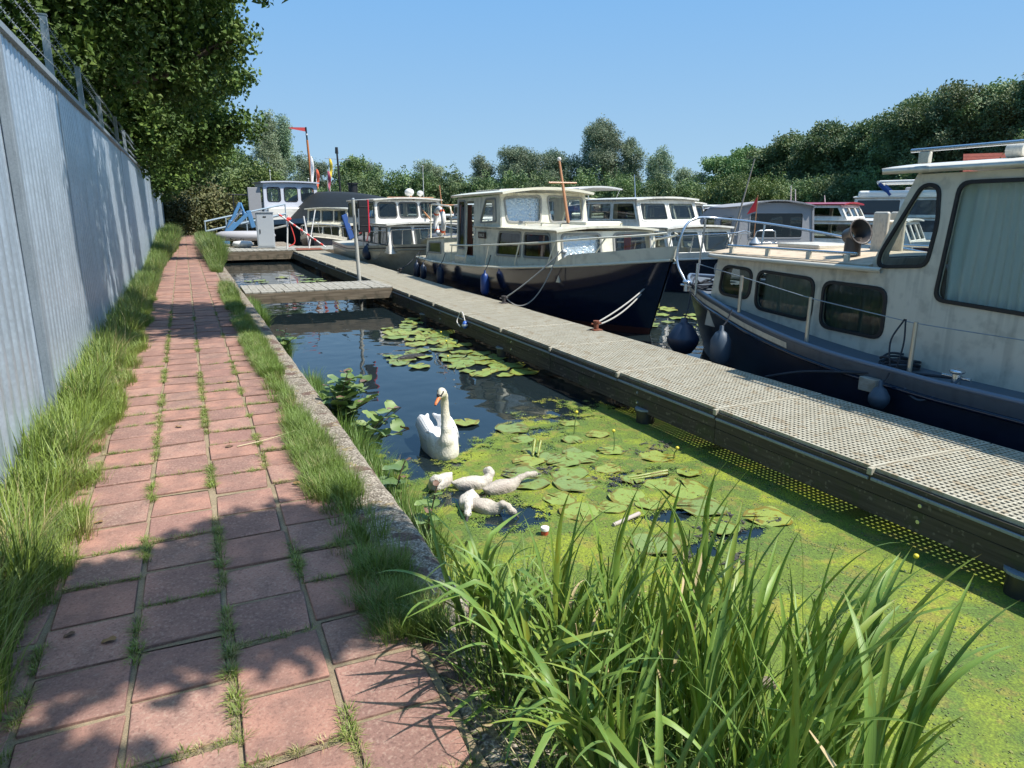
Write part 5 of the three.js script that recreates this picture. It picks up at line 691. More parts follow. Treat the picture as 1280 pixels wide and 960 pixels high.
  for (const s of [-1, 1]) for (const [x, z, y0, y1] of stan) mesh('stanchion', cone([s * x, y0, z], [s * x * 0.995, y1, z], 0.019, 0.017, 10), M.bronze, t);
  mesh('lifeline', [tube([[0.97, 1.30, 3.35], ...stan.map((q) => [q[0] * 0.995, q[3] - 0.012, q[1]])], 0.0045, 30, 5, false, 0.02)], M.galvPost, t);
  mesh('anchor_winch', [rbox(0.24, 0.16, 0.2, -0.05, 1.12, 3.95, 0.03), cyl(0.07, 0.07, 0.36, -0.05, 1.16, 3.95, 14, 0, 0, Math.PI / 2), cyl(0.1, 0.1, 0.04, 0.12, 1.16, 3.95, 14, 0, 0, Math.PI / 2), ball(0.05, -0.2, 1.25, 3.95)], std({ color: rgb(0.25, 0.27, 0.29), roughness: 0.5, metalness: 0.5 }), t);
  const cleat = (x, y, z, nm = 'cleat') => mesh(nm, [cyl(0.035, 0.03, 0.1, x, y + 0.05, z, 12), ball(0.05, x, y + 0.115, z, 1.1, 0.5, 1.1), tube([[x, y + 0.07, z - 0.11], [x, y + 0.07, z + 0.11]], 0.014, 1, 8)], M.steel, t); cleat(1.24, 0.62, -0.10); cleat(0.8, 0.93, 3.75); cleat(-0.8, 0.93, 3.75);
}
{ // ropes and fenders of that boat (world coordinates)
  const K = ([x, y, z]) => [x * 1.04, 1.5 + (y - 1.5) * 1.04, z * 1.04];
  const coil = (label, x, y, z, R, n, seed, lift) => { const r = rng(seed), p = []; for (let i = 0; i < n * 10; i++) { const a = i / 10 * 6.283, k = R * rr(0.75, 1.15, r); p.push(K([x + Math.cos(a) * k * 1.3, y + 0.01 + 0.012 * (i / 10) + lift * Math.max(0, Math.sin(a * 0.5 + seed)) * r(), z + Math.sin(a) * k])); } return tag(mesh('rope_coil', tube(p, 0.011, n * 40, 6), M.ropeDark), label, 'rope', 'coiled ropes'); };
  coil('dark rope coiled on the side deck behind the stanchion', 5.34, 0.215, -3.98, 0.13, 4, 3, 0.09); coil('dark rope coiled on the foredeck of the near cruiser', 5.85, 0.55, -7.0, 0.2, 4, 5, 0.2);
  rope('dark line running from the deck cleat down to the walkway', [[5.21, 0.26, -3.42], [5.16, 0.23, -3.75], [5.08, 0.17, -4.1], [4.95, 0.09, -4.6], [4.86, -0.03, -4.98]].map(K), 0.012, M.ropeDark); rope('grey blue rope end looped over the gunwale by the cleat', [[5.2, 0.27, -3.36], [5.12, 0.16, -3.42], [5.09, 0.06, -3.58], [5.10, 0.12, -3.72], [5.14, 0.24, -3.76]].map(K), 0.011, M.fenderGrey);
  rope('double lanyard knotted on the lifeline', [[5.185, 0.65, -3.87], [5.13, 0.45, -3.93], [5.10, 0.2, -3.85], [5.14, 0.44, -3.82], [5.185, 0.65, -3.86]].map(K), 0.007, M.ropeDark);
  fender('small grey blue fender under the knotted lanyard', ...K([4.99, 0.02, -3.86]), 0.085, 0.20, M.fenderGrey, [0.06, 0.22, 0.02]); fender('large round navy fender below the pulpit of the near cruiser', ...K([5.10, 0.06, -6.55]), 0.19, 0.40, M.fender, [0.12, 0.55, -0.05]); fender('long grey fender hanging beside the first cabin window', ...K([5.02, 0.08, -5.82]), 0.115, 0.40, M.fenderGrey, [0.12, 0.42, 0.0]);
  const b = thing('wooden_block', 'pale wooden block wedged against the navy hull', 'block', K([5.06, 0.09, -4.02])); mesh('block', uvMetres(rbox(0.07, 0.12, 0.17, 0, 0, 0, 0.01)), M.paleWood, b);
}

// ---------------------------------------------------------------- navy and cream wheelhouse boat (bow towards camera)
{
  const t = thing('wheelhouse_boat', 'glossy navy motor boat with cream cabin, cross shaped mast and name plate', 'boat', [6.65, BOATY, -13.57], 0);
  const h = new Hull({ L: 9.3, B: 2.74, sheer: [[0, 0.74], [0.15, 0.72], [0.31, 0.76], [0.5, 0.83], [0.65, 0.90], [0.81, 1.01], [0.9, 1.09], [1, 1.20]], rake: 0.62, full: 0.55, p: 2.3, flare: 0.66 });
  const bul = (s) => h.top(s) + inter([[0, 0.03], [0.80, 0.03], [0.83, 0.19], [1, 0.215]], s);
  mesh('hull', h.band(() => 0.10, (s) => h.top(s)), M.navy, t); mesh('boot_stripe', h.band(() => -0.3, () => 0.10), M.redBoot, t);
  mesh('bulwark', h.band((s) => h.top(s) - 0.004, bul, { m: 3, off: 0.004, n: 80 }), M.creamPaint, t); mesh('bulwark_inside', h.band((s) => h.top(s) - 0.02, (s) => bul(s) - 0.004, { m: 2, off: -0.03, n: 80, s0: 0.01 }), M.creamPaint, t); mesh('rubbing_rail', h.rail(0.0, 0.022, 0.012), M.creamTrim, t); mesh('deck', h.deck(0.02), M.paleDeck, t);
  const opt = { mat: M.creamPaint, fw: 0.022, frame: std({ color: rgb(0.25, 0.25, 0.23), roughness: 0.5 }) };
  sides(t, 'trunk_side', [[-0.95, 0.6], [2.92, 0.75], [2.78, 1.575], [-0.95, 1.555]], [{ p: [[0.22, 1.07], [1.36, 1.10], [1.36, 1.52], [0.36, 1.51]], r: 0.07, glass: M.smoked }, { p: [[1.50, 1.10], [2.62, 1.14], [2.52, 1.525], [1.53, 1.515]], r: 0.07, glass: M.smoked, drape: [0.42, 0.62], cloth: M.orangeCloth }], 1.0, 0.75, 0.03, opt);
  cross(t, 'trunk_front', [[-0.995, 0.75], [0.995, 0.75], [0.975, 1.58], [-0.975, 1.58]], [rectW(-0.88, -0.14, 1.12, 1.53, 0.08, { drape: [0.02, 0.98], cloth: M.blind }), rectW(0.14, 0.88, 1.12, 1.53, 0.08)], 2.91, 0.75, 0.17, 1, opt);
  mesh('trunk_roof', roofSlab(-0.9, 2.86, 1.04, 1.03, 1.57, 0.035, 0.07), M.creamPaint, t);
  sides(t, 'wheelhouse_side', [[-2.08, 0.6], [-0.955, 0.6], [-0.955, 1.56], [0.44, 1.59], [0.33, 2.22], [-2.08, 2.17]], [{ p: [[-0.64, 1.69], [0.20, 1.72], [0.13, 2.15], [-0.37, 2.14]], r: 0.05 }, rectW(-1.95, -1.58, 1.1, 2.12, 0.05, { glass: M.smoked }), rectW(-1.5, -1.04, 0.82, 2.12, 0.02, { open: true })], 0.985, 1.56, 0.035, opt);
  mesh('door', [rbox(0.03, 1.25, 0.42, -0.90, 1.42, -1.72, 0.01, 0, 0.3)], M.mahogany, t); mesh('companion_step', [rbox(0.3, 0.2, 0.7, -1.06, 0.86, -1.3, 0.02)], M.creamPaint, t); mesh('inner_panel', [rbox(0.03, 0.9, 0.9, 0.2, 1.2, -1.6, 0.01), rbox(1.7, 0.6, 0.4, 0, 1.25, 0.0, 0.03)], M.mahogany, t);
  cross(t, 'windscreen', [[-0.965, 1.59], [0.965, 1.59], [0.945, 2.26], [-0.945, 2.26]], [{ p: [[-0.84, 1.715], [-0.12, 1.70], [-0.08, 2.20], [-0.87, 2.17]], r: 0.08, drape: [0.0, 1.0], cloth: M.blind }, { p: [[0.12, 1.70], [0.84, 1.715], [0.87, 2.17], [0.08, 2.20]], r: 0.08 }], 0.45, 1.59, 0.17, 1, opt);
  cross(t, 'aft_bulkhead', [[-0.97, 0.6], [0.97, 0.6], [0.95, 2.2], [-0.95, 2.2]], [rectW(-0.8, -0.1, 1.3, 2.1, 0.06), rectW(0.1, 0.8, 1.3, 2.1, 0.06)], -2.07, 0.6, 0, -1, opt);
  mesh('wheelhouse_roof', roofSlab(-2.35, 0.60, 1.03, 1.02, 2.20, 0.045, 0.10, 0.03), M.creamTrim, t); mesh('sliding_hatch', roofSlab(-2.1, -0.75, 0.5, 0.5, 2.31, 0.05, 0.02), M.canvasWhite, t);
  sides(t, 'aft_cabin_side', [[-4.38, 0.6], [-2.85, 0.6], [-2.95, 1.30], [-4.28, 1.20]], [{ p: [[-4.12, 0.90], [-3.14, 0.92], [-3.2, 1.16], [-4.08, 1.13]], r: 0.03 }], 1.04, 0.6, 0.06, opt); cross(t, 'aft_cabin_front', [[-1.04, 0.6], [1.04, 0.6], [1.0, 1.28], [-1.0, 1.28]], [], -2.87, 0.6, 0.1, 1, opt); cross(t, 'aft_cabin_back', [[-1.04, 0.6], [1.04, 0.6], [1.0, 1.2], [-1.0, 1.2]], [], -4.36, 0.6, 0.1, -1, opt); mesh('aft_cabin_roof', roofSlab(-4.34, -2.88, 1.03, 1.03, 1.19, 0.035, 0.06, 0.09), M.creamPaint, t);
  mesh('cabin_floor', uvMetres(box(1.9, 0.03, 4.8, 0, 0.72, 0.4)), M.inside, t);
  // rails
  const pipe = (nm, pts, r = 0.016) => mesh(nm, tube(pts, r, pts.length * 8, 8), M.creamTrim, t);
  for (const s of [-1, 1]) {
    const e = (u, y) => { const q = h.at(u, y, s, -0.06); return q; }; const us = [0.31, 0.42, 0.55, 0.68, 0.78, 0.88, 0.95], ys = [1.17, 1.21, 1.27, 1.34, 1.41, 1.50, 1.56], pts = us.map((u, i) => e(u, ys[i]));
    pipe('deck_rail', [...pts, [s * 0.06, 1.60, 4.58]]); us.slice(0, 6).forEach((u, i) => { const a = h.at(u, bul(u) - 0.02, s, -0.05), b = h.at(u + 0.014, ys[i], s, -0.06); b[1] = inter(us.map((q, k) => [q, ys[k]]), u + 0.014); pipe('rail_post', [a, b], 0.013); });
    mesh('handrail', [tube([[s * 0.62, 1.70, 0.75], [s * 0.62, 1.70, 1.5], [s * 0.62, 1.70, 2.3]], 0.012, 8, 6)], M.creamTrim, t); for (const z of [0.8, 1.5, 2.25]) mesh('handrail_block', rbox(0.03, 0.06, 0.04, s * 0.62, 1.66, z, 0.006), M.creamTrim, t);
  }
  mesh('deck_hatch', [rbox(0.75, 0.09, 0.62, 0.25, 1.685, 1.95, 0.02)], M.creamPaint, t); mesh('solar_panel', rbox(0.6, 0.025, 0.5, 0.3, 1.68, 1.2, 0.005), M.darkGlass, t);
  const mast = mesh('mast', [cone([0.06, 1.62, 1.3], [0.03, 2.86, 0.92], 0.034, 0.022, 10)], M.varnish, t); mesh('crosstree', tube([[-0.26, 2.44, 1.06], [0.34, 2.44, 1.06]], 0.016, 1, 8), M.varnish, mast); mesh('mast_light', ball(0.04, 0.03, 2.88, 0.92, 1, 1, 1, 10), M.canvasWhite, mast);
  // name plate
  { const c = document.createElement('canvas'); c.width = 256; c.height = 96; const x = c.getContext('2d'); x.fillStyle = '#3a1d12'; x.fillRect(0, 0, 256, 96); x.fillStyle = '#e8e0cc'; x.font = 'bold 74px serif'; x.textAlign = 'center'; x.textBaseline = 'middle'; x.fillText('ONLE', 128, 52); const tx = new THREE.CanvasTexture(c); tx.colorSpace = THREE.SRGBColorSpace;
    const pl = mesh('name_plate', rbox(0.02, 0.135, 0.40, -1.005, 1.425, -0.52, 0.01), paint(0.04, 0.012, 0.006), t); const face = new THREE.PlaneGeometry(0.37, 0.11); face.rotateY(-Math.PI / 2); face.translate(-1.0165, 1.425, -0.52); mesh('lettering', face, std({ map: tx, roughness: 0.5 }), pl); }
  // stern gantry and lifebuoy
  mesh('stern_rail', [tube([[-0.95, 1.25, -2.6], [-0.95, 2.0, -2.6], [-0.9, 2.06, -4.2], [-0.9, 1.2, -4.3]], 0.017, 30, 8, false, 0.1), tube([[0.95, 1.25, -2.6], [0.95, 2.0, -2.6], [0.9, 2.06, -4.2], [0.9, 1.2, -4.3]], 0.017, 30, 8, false, 0.1), tube([[-0.95, 1.65, -2.6], [-0.92, 1.65, -4.3]], 0.013, 1, 8), tube([[-0.9, 1.65, -4.3], [0.9, 1.65, -4.3]], 0.013, 1, 8)], M.creamTrim, t);
  const lb = mesh('lifebuoy', at(new THREE.TorusGeometry(0.30, 0.06, 10, 28), -0.99, 1.66, -3.3, 0, Math.PI / 2, 0), M.canvasWhite, t); for (const a of [0.6, 2.2, 3.8, 5.3]) mesh('band', at(at(new THREE.TorusGeometry(0.30, 0.063, 10, 4, 0.2), 0, 0, 0, 0, 0, a), -0.99, 1.66, -3.3, 0, Math.PI / 2, 0), M.orangeCloth, lb); mesh('flag_staff', cone([-0.5, 1.3, -4.35], [-0.5, 2.55, -4.7], 0.016, 0.012, 8), M.varnish, t);
  mesh('cleat', [cyl(0.03, 0.03, 0.08, -1.02, 1.22, 3.12, 10), ball(0.06, -1.02, 1.27, 3.12, 0.8, 0.6, 1.2)], M.canvasWhite, t); mesh('cleat', [cyl(0.03, 0.03, 0.08, 1.02, 1.22, 3.12, 10), ball(0.06, 1.02, 1.27, 3.12, 0.8, 0.6, 1.2)], M.canvasWhite, t);
}
rope('pale bow line stretched down from the cream bulwark to a bollard', sag([5.60, 0.86, -10.42], [4.86, 0.04, -11.1], 0.04), 0.011, M.ropePale); rope('slack pale line looping below the tight bow line', sag([5.56, 0.84, -10.5], [4.88, 0.03, -11.08], 0.42, 12), 0.009, M.ropePale);
rope('first of two taut lines from the navy stem to the rusty bollard', sag([6.42, 0.30, -9.28], [4.86, 0.05, -8.06], 0.03), 0.012, M.ropePale, 'stem lines'); rope('second taut line beside the first one at the navy stem', sag([6.38, 0.22, -9.30], [4.85, 0.02, -8.04], 0.07), 0.012, M.ropePale, 'stem lines'); rope('dark stern line of the cream wheelhouse boat', sag([5.45, 0.45, -17.9], [4.86, 0.04, -17.6], 0.03), 0.011, M.ropeDark);
fender('bright blue fender hanging at the middle of the navy hull', 5.12, 0.12, -12.65, 0.085, 0.42, M.fenderBlue, [0.12, 0.55, 0.02]); fender('black fender below the wheelhouse door', 5.12, 0.06, -15.3, 0.085, 0.40, M.fender, [0.12, 0.5, 0.02]); fender('black fender near the stern of the navy hull', 5.18, 0.04, -17.3, 0.085, 0.38, M.fender, [0.12, 0.48, 0.02]); fender('black fender beside the stern fender', 5.16, 0.04, -16.7, 0.08, 0.36, M.fender, [0.12, 0.48, 0.02]);

// ---------------------------------------------------------------- other boats
function cruiser(o) {
  const { name = 'motor_cruiser', label, x, z, turn, L, B, hull, strake = M.white, cabin = M.white, sheer = [0.75, 1.15], trunk, house, deck = M.paleDeck, glass = M.greenGlass, rail = true, roof = cabin, group = 'boats on the far moorings' } = o;
  const t = thing(name, label, 'boat', [x, BOATY, z], turn, group), h = new Hull({ L, B, sheer: [[0, sheer[0]], [0.4, sheer[0] * 0.97], [0.7, lerp(sheer[0], sheer[1], 0.4)], [1, sheer[1]]], rake: 0.7, flare: 0.6 });
  mesh('hull', h.band(() => -0.3, (s) => h.top(s) - 0.16), hull, t); mesh('upper_strake', h.band((s) => h.top(s) - 0.162, (s) => h.top(s), { m: 2, off: 0.005 }), strake, t); mesh('rubbing_rail', h.rail(-0.16, 0.022, 0.012), strake, t); mesh('deck', h.deck(0.03), deck, t);
  const fr = { mat: cabin, frame: o.frame ?? std({ color: rgb(0.06, 0.06, 0.06), roughness: 0.5 }), fw: 0.018, glass }, span = (a, b, n, y0, y1, gap, cut0, cut1, r) => { const out = []; for (let i = 0; i < n; i++) { const p = lerp(a, b, i / n) + gap / 2, q = lerp(a, b, (i + 1) / n) - gap / 2; out.push({ p: [[p, y0], [q, y0], [q - (i === n - 1 ? cut1 : 0), y1], [p + (i === 0 ? cut0 : 0), y1]], r }); } return out; };
  for (const [k, c] of [['trunk', trunk], ['wheelhouse', house]]) if (c) {
    const { z0, z1, hw, yb, yt, n = 2, rk = 0.3, nf = 2, wy0 = 0.3, over = 0.06, wr = 0.05 } = c, H = yt - yb, w0 = yb + H * wy0, w1 = yt - 0.07, ln = 0.06, topF = z1 - rk * H;
    sides(t, k + '_side', [[z0, yb], [z1, yb], [topF, yt], [z0, yt]], span(z0 + 0.06, z1 - rk * (w0 - yb) - 0.05, n, w0, w1, 0.10, 0, rk * (w1 - w0), wr), hw, yb, ln, fr);
    cross(t, k + '_front', [[-hw, yb], [hw, yb], [hw - ln * H, yt], [-hw + ln * H, yt]], span(-hw + 0.08, hw - 0.08, nf, w0, w1, 0.10, 0.02, 0.02, wr), z1, yb, rk, 1, fr); cross(t, k + '_back', [[-hw, yb], [hw, yb], [hw - ln * H, yt], [-hw + ln * H, yt]], k === 'wheelhouse' && !c.tent ? span(-hw + 0.1, hw - 0.1, 2, w0, w1, 0.12, 0, 0, 0.04) : [], z0, yb, 0, -1, fr);
    mesh(k + '_roof', roofSlab(z0 - over, topF + over + 0.08, hw - ln * H + over, hw - ln * H + over, yt - 0.005, 0.04, 0.06), c.roof ?? roof, t);
  }
  if (rail) for (const s of [-1, 1]) { const us = [0.5, 0.62, 0.74, 0.86, 0.95]; mesh('deck_rail', tube([...us.map((u) => h.at(u, h.top(u) + 0.42, s, -0.05)), [0, sheer[1] + 0.45, L / 2 - 0.1]], 0.013, 24, 6), M.steel, t); for (const u of us) mesh('rail_post', tube([h.at(u, h.top(u) - 0.02, s, -0.05), h.at(u, h.top(u) + 0.42, s, -0.05)], 0.011, 1, 6), M.steel, t); }
  return { t, h };
}
{ // grey hulled cruiser astern of the cream boat
  const { t } = cruiser({ label: 'white motor cruiser with pale grey hull and a grey dinghy on its foredeck', x: 6.45, z: -23.6, turn: 0, L: 9.6, B: 3.0, hull: M.greyHull, strake: M.greyHull, sheer: [0.78, 1.05], trunk: { z0: -1.2, z1: 3.2, hw: 1.15, yb: 0.7, yt: 1.50, n: 4, rk: 0.35, nf: 3, glass: M.darkGlass }, house: { z0: -2.6, z1: 1.5, hw: 1.1, yb: 1.48, yt: 2.22, n: 3, rk: 0.3, nf: 3, wr: 0.09 }, group: 'boats moored along the long walkway' });
  mesh('black_strake', new Hull({ L: 9.6, B: 3.0, sheer: [[0, 0.78], [0.4, 0.757], [0.7, 0.888], [1, 1.05]], rake: 0.7, flare: 0.6 }).rail(-0.09, 0.018, 0.012), M.black, t); mesh('radar_dome', [ball(0.16, 0.5, 2.5, -0.2, 1, 0.8, 1), cyl(0.04, 0.04, 0.2, 0.5, 2.36, -0.2, 8)], M.white, t); mesh('radar_dome', [ball(0.11, 0.75, 2.46, 0.2, 1, 0.8, 1), cyl(0.03, 0.03, 0.2, 0.75, 2.36, 0.2, 8)], M.white, t); mesh('wooden_boom', cone([0.3, 2.36, 0.6], [0.62, 1.62, 1.7], 0.03, 0.03, 8), M.varnish, t); mesh('roof_trim', rbox(1.5, 0.03, 0.04, 0.1, 2.31, 1.3, 0.01), M.varnish, t);
  const d = thing('dinghy', 'grey inflatable dinghy lying on the foredeck of the grey hulled cruiser', 'dinghy', [6.9, BOATY + 1.12, -19.9], 1.3); mesh('tube', at(new THREE.TorusGeometry(0.45, 0.15, 10, 24), 0, 0, 0, Math.PI / 2, 0, 0, [1.5, 1, 1]), std({ color: rgb(0.10, 0.11, 0.12), roughness: 0.6 }), d); mesh('floor', box(1.2, 0.04, 0.7, 0, -0.04, 0), M.black, d);
  fender('black pear shaped fender on the grey hull', 5.05, 0.22, -22.0, 0.17, 0.46, M.fender, [0.05, 0.36, 0]); rope('white line swagged along the grey hull', sag([5.12, 0.05, -21.8], [5.15, 0.4, -20.6], 0.12), 0.012, M.ropePale);
  // boat with varnished windscreen beyond
  const w = cruiser({ name: 'varnished_launch', label: 'launch with a varnished windscreen frame behind the grey hulled cruiser', x: 11.2, z: -33, turn: 0.4, L: 8, B: 2.6, hull: M.white, sheer: [0.8, 1.1], trunk: { z0: -2, z1: 2.4, hw: 1.0, yb: 0.7, yt: 1.65, n: 3, rk: 0.3 }, rail: false }); mesh('windscreen_frame', [tube([[-1, 1.7, 0.4], [-0.85, 2.15, 0.1], [0.85, 2.15, 0.1], [1, 1.7, 0.4]], 0.03, 30, 6, false, 0.05), tube([[-0.3, 1.7, 0.5], [-0.28, 2.15, 0.12]], 0.025, 1, 6), tube([[0.3, 1.7, 0.5], [0.28, 2.15, 0.12]], 0.025, 1, 6)], M.varnish, w.t);
}
{ // blue canvas cruiser on the next walkway
  const { t } = cruiser({ label: 'white cruiser with blue canvas cockpit tent and navy stripe', x: 11.7, z: -16.9, turn: 0.02, L: 7.8, B: 2.7, hull: M.navy, strake: M.white, sheer: [0.72, 1.02], trunk: { z0: -0.9, z1: 2.5, hw: 1.05, yb: 0.66, yt: 1.48, n: 3, rk: 0.4 }, house: { z0: -1.6, z1: 1.1, hw: 1.0, yb: 1.46, yt: 2.18, n: 2, rk: 0.45 }, frame: M.white });
  sides(t, 'canvas_side', [[-3.3, 0.75], [-1.62, 0.75], [-1.62, 2.12], [-3.1, 2.0]], [rectW(-2.5, -1.9, 1.35, 1.9, 0.05)], 1.06, 0.75, 0.05, { mat: M.canvasBlue, frame: M.canvasBlue }); cross(t, 'canvas_back', [[-1.06, 0.75], [1.06, 0.75], [1.0, 2.0], [-1.0, 2.0]], [rectW(-0.6, 0.6, 1.35, 1.85, 0.05)], -3.3, 0.75, 0.15, -1, { mat: M.canvasBlue, frame: M.canvasBlue }); mesh('canvas_roof', roofSlab(-3.12, -1.5, 1.02, 1.02, 2.0, 0.02, 0.08, 0.1), M.canvasWhite, t); mesh('windscreen_mast', cone([0, 2.2, -0.6], [0, 2.9, -0.7], 0.02, 0.012, 6), M.steel, t);
  mesh('bow_staff', cone([0.2, 1.0, 3.1], [0.6, 3.1, 3.3], 0.026, 0.014, 8), std({ color: rgb(0.25, 0.22, 0.18) }), t);
}
{ // open boat with metal awning frame
  const { t } = cruiser({ label: 'white open boat with a pale awning on a steel frame', x: 15.6, z: -25.4, turn: 0.1, L: 7, B: 2.5, hull: M.white, sheer: [0.85, 1.15], trunk: { z0: -0.4, z1: 2.2, hw: 0.98, yb: 0.75, yt: 1.6, n: 2, rk: 0.5 }, rail: false });
  mesh('awning', roofSlab(-3.0, -0.4, 1.1, 1.1, 2.72, 0.05, 0.10), M.canvasWhite, t); mesh('awning_frame', [-1, 1].flatMap((s) => [tube([[s * 1.1, 0.85, -2.0], [s * 1.1, 2.72, -2.9]], 0.018, 1, 6), tube([[s * 1.1, 0.85, -1.8], [s * 1.1, 2.72, -0.6]], 0.018, 1, 6)]), M.steel, t); mesh('seat_back', [rbox(1.6, 0.5, 0.2, 0, 1.3, -2.6, 0.08)], M.canvasWhite, t); mesh('windscreen', [tube([[-1, 1.6, 0.2], [-0.85, 2.1, -0.3], [0.85, 2.1, -0.3], [1, 1.6, 0.2]], 0.025, 30, 6, false, 0.05)], M.steel, t);
}
{ // grey tent boat
  const { t, h } = cruiser({ name: 'tent_boat', label: 'motor boat covered by a grey canvas tent with a small red pennant', x: 15.3, z: -17.3, turn: Math.PI - 0.3, L: 6.0, B: 2.4, hull: M.navy, strake: M.white, sheer: [0.75, 0.95], rail: false });
  const c = { mat: M.canvasGrey, frame: M.canvasGrey, fw: 0.02, glass: M.smoked };
  sides(t, 'tent_side', [[-2.4, 0.7], [0.9, 0.7], [0.4, 1.8], [-0.2, 2.02], [-2.35, 2.0]], [rectW(-1.9, -1.1, 1.2, 1.75, 0.08), { p: [[-0.7, 1.2], [0.4, 1.2], [0.1, 1.7], [-0.7, 1.75]], r: 0.08 }], 1.12, 0.7, 0.08, c); cross(t, 'tent_back', [[-1.15, 0.7], [1.15, 0.7], [1.06, 2.0], [0.75, 2.12], [-0.75, 2.12], [-1.06, 2.0]], [rectW(-0.75, 0.75, 1.2, 1.85, 0.06)], -2.38, 0.7, 0.05, -1, c); cross(t, 'tent_front', [[-1.12, 0.7], [1.12, 0.7], [1.0, 1.92], [-1.0, 1.92]], [rectW(-0.8, 0.8, 1.15, 1.75, 0.08)], 0.88, 0.7, 0.45, 1, c); mesh('tent_roof', roofSlab(-2.42, 0.42, 1.08, 1.02, 2.02, 0.015, 0.16, -0.08), M.canvasGrey, t);
  mesh('pennant_staff', cone([0.9, 0.9, -2.95], [0.95, 2.3, -3.1], 0.014, 0.01, 6), M.varnish, t); mesh('pennant', tri3([0.95, 2.28, -3.1, 0.94, 1.9, -3.06, 1.16, 1.82, -3.0, 0.95, 2.28, -3.1, 1.16, 1.82, -3.0, 1.05, 2.1, -3.12]), std({ color: rgb(0.6, 0.05, 0.06), roughness: 0.9, side: THREE.DoubleSide }), t); mesh('stern_frame', [tube([[0.3, 0.8, -3.0], [0.4, 1.4, -3.1], [0.9, 1.4, -3.1], [1.0, 0.8, -3.0]], 0.018, 20, 6, false, 0.1), tube([[0.3, 1.1, -3.05], [1.0, 1.1, -3.05]], 0.014, 1, 6)], M.steel, t);
}
{ // red roofed cruiser and flying bridge cruiser
  const a = cruiser({ label: 'white cruiser with a red roof edge and maroon hull band', x: 19.6, z: -17.6, turn: 0.45, L: 8.6, B: 2.9, hull: M.maroon, strake: M.white, sheer: [0.85, 1.1], trunk: { z0: -2.0, z1: 2.6, hw: 1.15, yb: 0.8, yt: 1.58, n: 3, rk: 0.45, nf: 3, wr: 0.03 }, house: { z0: -2.6, z1: 0.7, hw: 1.08, yb: 1.56, yt: 2.08, n: 3, rk: 0.55, nf: 3, wr: 0.03, roof: paint(0.32, 0.03, 0.04) }, rail: false, frame: M.white }); for (const [x, z, hh] of [[-0.4, -1.2, 0.5], [0.3, -1.6, 0.65], [0.1, -0.4, 0.3]]) mesh('antenna', cone([x, 2.1, z], [x, 2.1 + hh, z - 0.05], 0.018, 0.012, 6), M.white, a.t);
  const b = cruiser({ name: 'flybridge_cruiser', label: 'tall white cruiser with large dark windows and a radar arch', x: 25.8, z: -17.4, turn: 0.6, L: 11, B: 3.6, hull: M.white, sheer: [1.05, 1.4], trunk: { z0: -3.5, z1: 2.8, hw: 1.5, yb: 1.0, yt: 1.75, n: 4, rk: 0.5, nf: 3 }, house: { z0: -3.8, z1: 1.2, hw: 1.45, yb: 1.72, yt: 2.5, n: 3, rk: 0.55, nf: 3, glass: M.darkGlass, wy0: 0.18 }, glass: M.darkGlass, frame: M.white });
  mesh('bridge_coaming', [rbox(2.7, 0.28, 3.6, 0, 2.64, -1.9, 0.1)], M.white, b.t); for (const q of [-1.3, 1.3]) { mesh('radar_arch', [tube([[q, 2.55, -2.5], [q * 0.97, 3.1, -3.05], [q * 0.97, 3.12, -1.5], [q, 2.75, -0.85]], 0.055, 40, 8, false, 0.04)], M.white, b.t); mesh('arch_cover', [tube([[q, 2.6, -2.56], [q * 0.97, 3.04, -3.0]], 0.075, 1, 10)], M.canvasBlue, b.t); } mesh('arch_bar', [tube([[-1.26, 3.1, -3.05], [1.26, 3.1, -3.05]], 0.05, 1, 8), tube([[-1.26, 3.12, -1.5], [1.26, 3.12, -1.5]], 0.05, 1, 8)], M.white, b.t); b.t.scale.setScalar(0.94); mesh('bridge_seat', rbox(0.9, 0.2, 0.3, 0.2, 2.82, -2.0, 0.06), M.canvasGrey, b.t);
  cruiser({ label: 'white cabin cruiser between the blue canvas cruiser and the grey tent boat', x: 15.9, z: -21.2, turn: 0.3, L: 7.2, B: 2.6, hull: M.white, sheer: [0.8, 1.1], trunk: { z0: -2.0, z1: 2.2, hw: 1.0, yb: 0.7, yt: 1.5, n: 3, rk: 0.4 }, house: { z0: -1.8, z1: 0.7, hw: 0.95, yb: 1.48, yt: 2.12, n: 2, rk: 0.4 } }); cruiser({ label: 'cream topped cruiser far behind the awning boat', x: 17.5, z: -31, turn: 0.2, L: 8, B: 2.8, hull: M.white, cabin: M.creamPaint, sheer: [0.9, 1.2], trunk: { z0: -2.4, z1: 2.3, hw: 1.1, yb: 0.75, yt: 1.7, n: 3, rk: 0.4 }, house: { z0: -2.2, z1: 0.6, hw: 1.0, yb: 1.68, yt: 2.4, n: 2, rk: 0.4 } }); cruiser({ label: 'small white cruiser far off behind the grey tent boat', x: 20.4, z: -25.5, turn: 0.5, L: 7, B: 2.6, hull: M.white, sheer: [0.85, 1.1], trunk: { z0: -2.2, z1: 1.9, hw: 1.0, yb: 0.75, yt: 2.05, n: 3, rk: 0.4 }, rail: false }); cruiser({ label: 'white cruiser partly hidden behind the lifebuoy of the cream boat', x: 11.6, z: -27.5, turn: 0, L: 8, B: 2.8, hull: M.white, sheer: [0.85, 1.15], trunk: { z0: -2.4, z1: 2.4, hw: 1.1, yb: 0.75, yt: 1.55, n: 3, rk: 0.4 }, house: { z0: -2.2, z1: 0.6, hw: 1.0, yb: 1.53, yt: 2.1, n: 2, rk: 0.4 } });
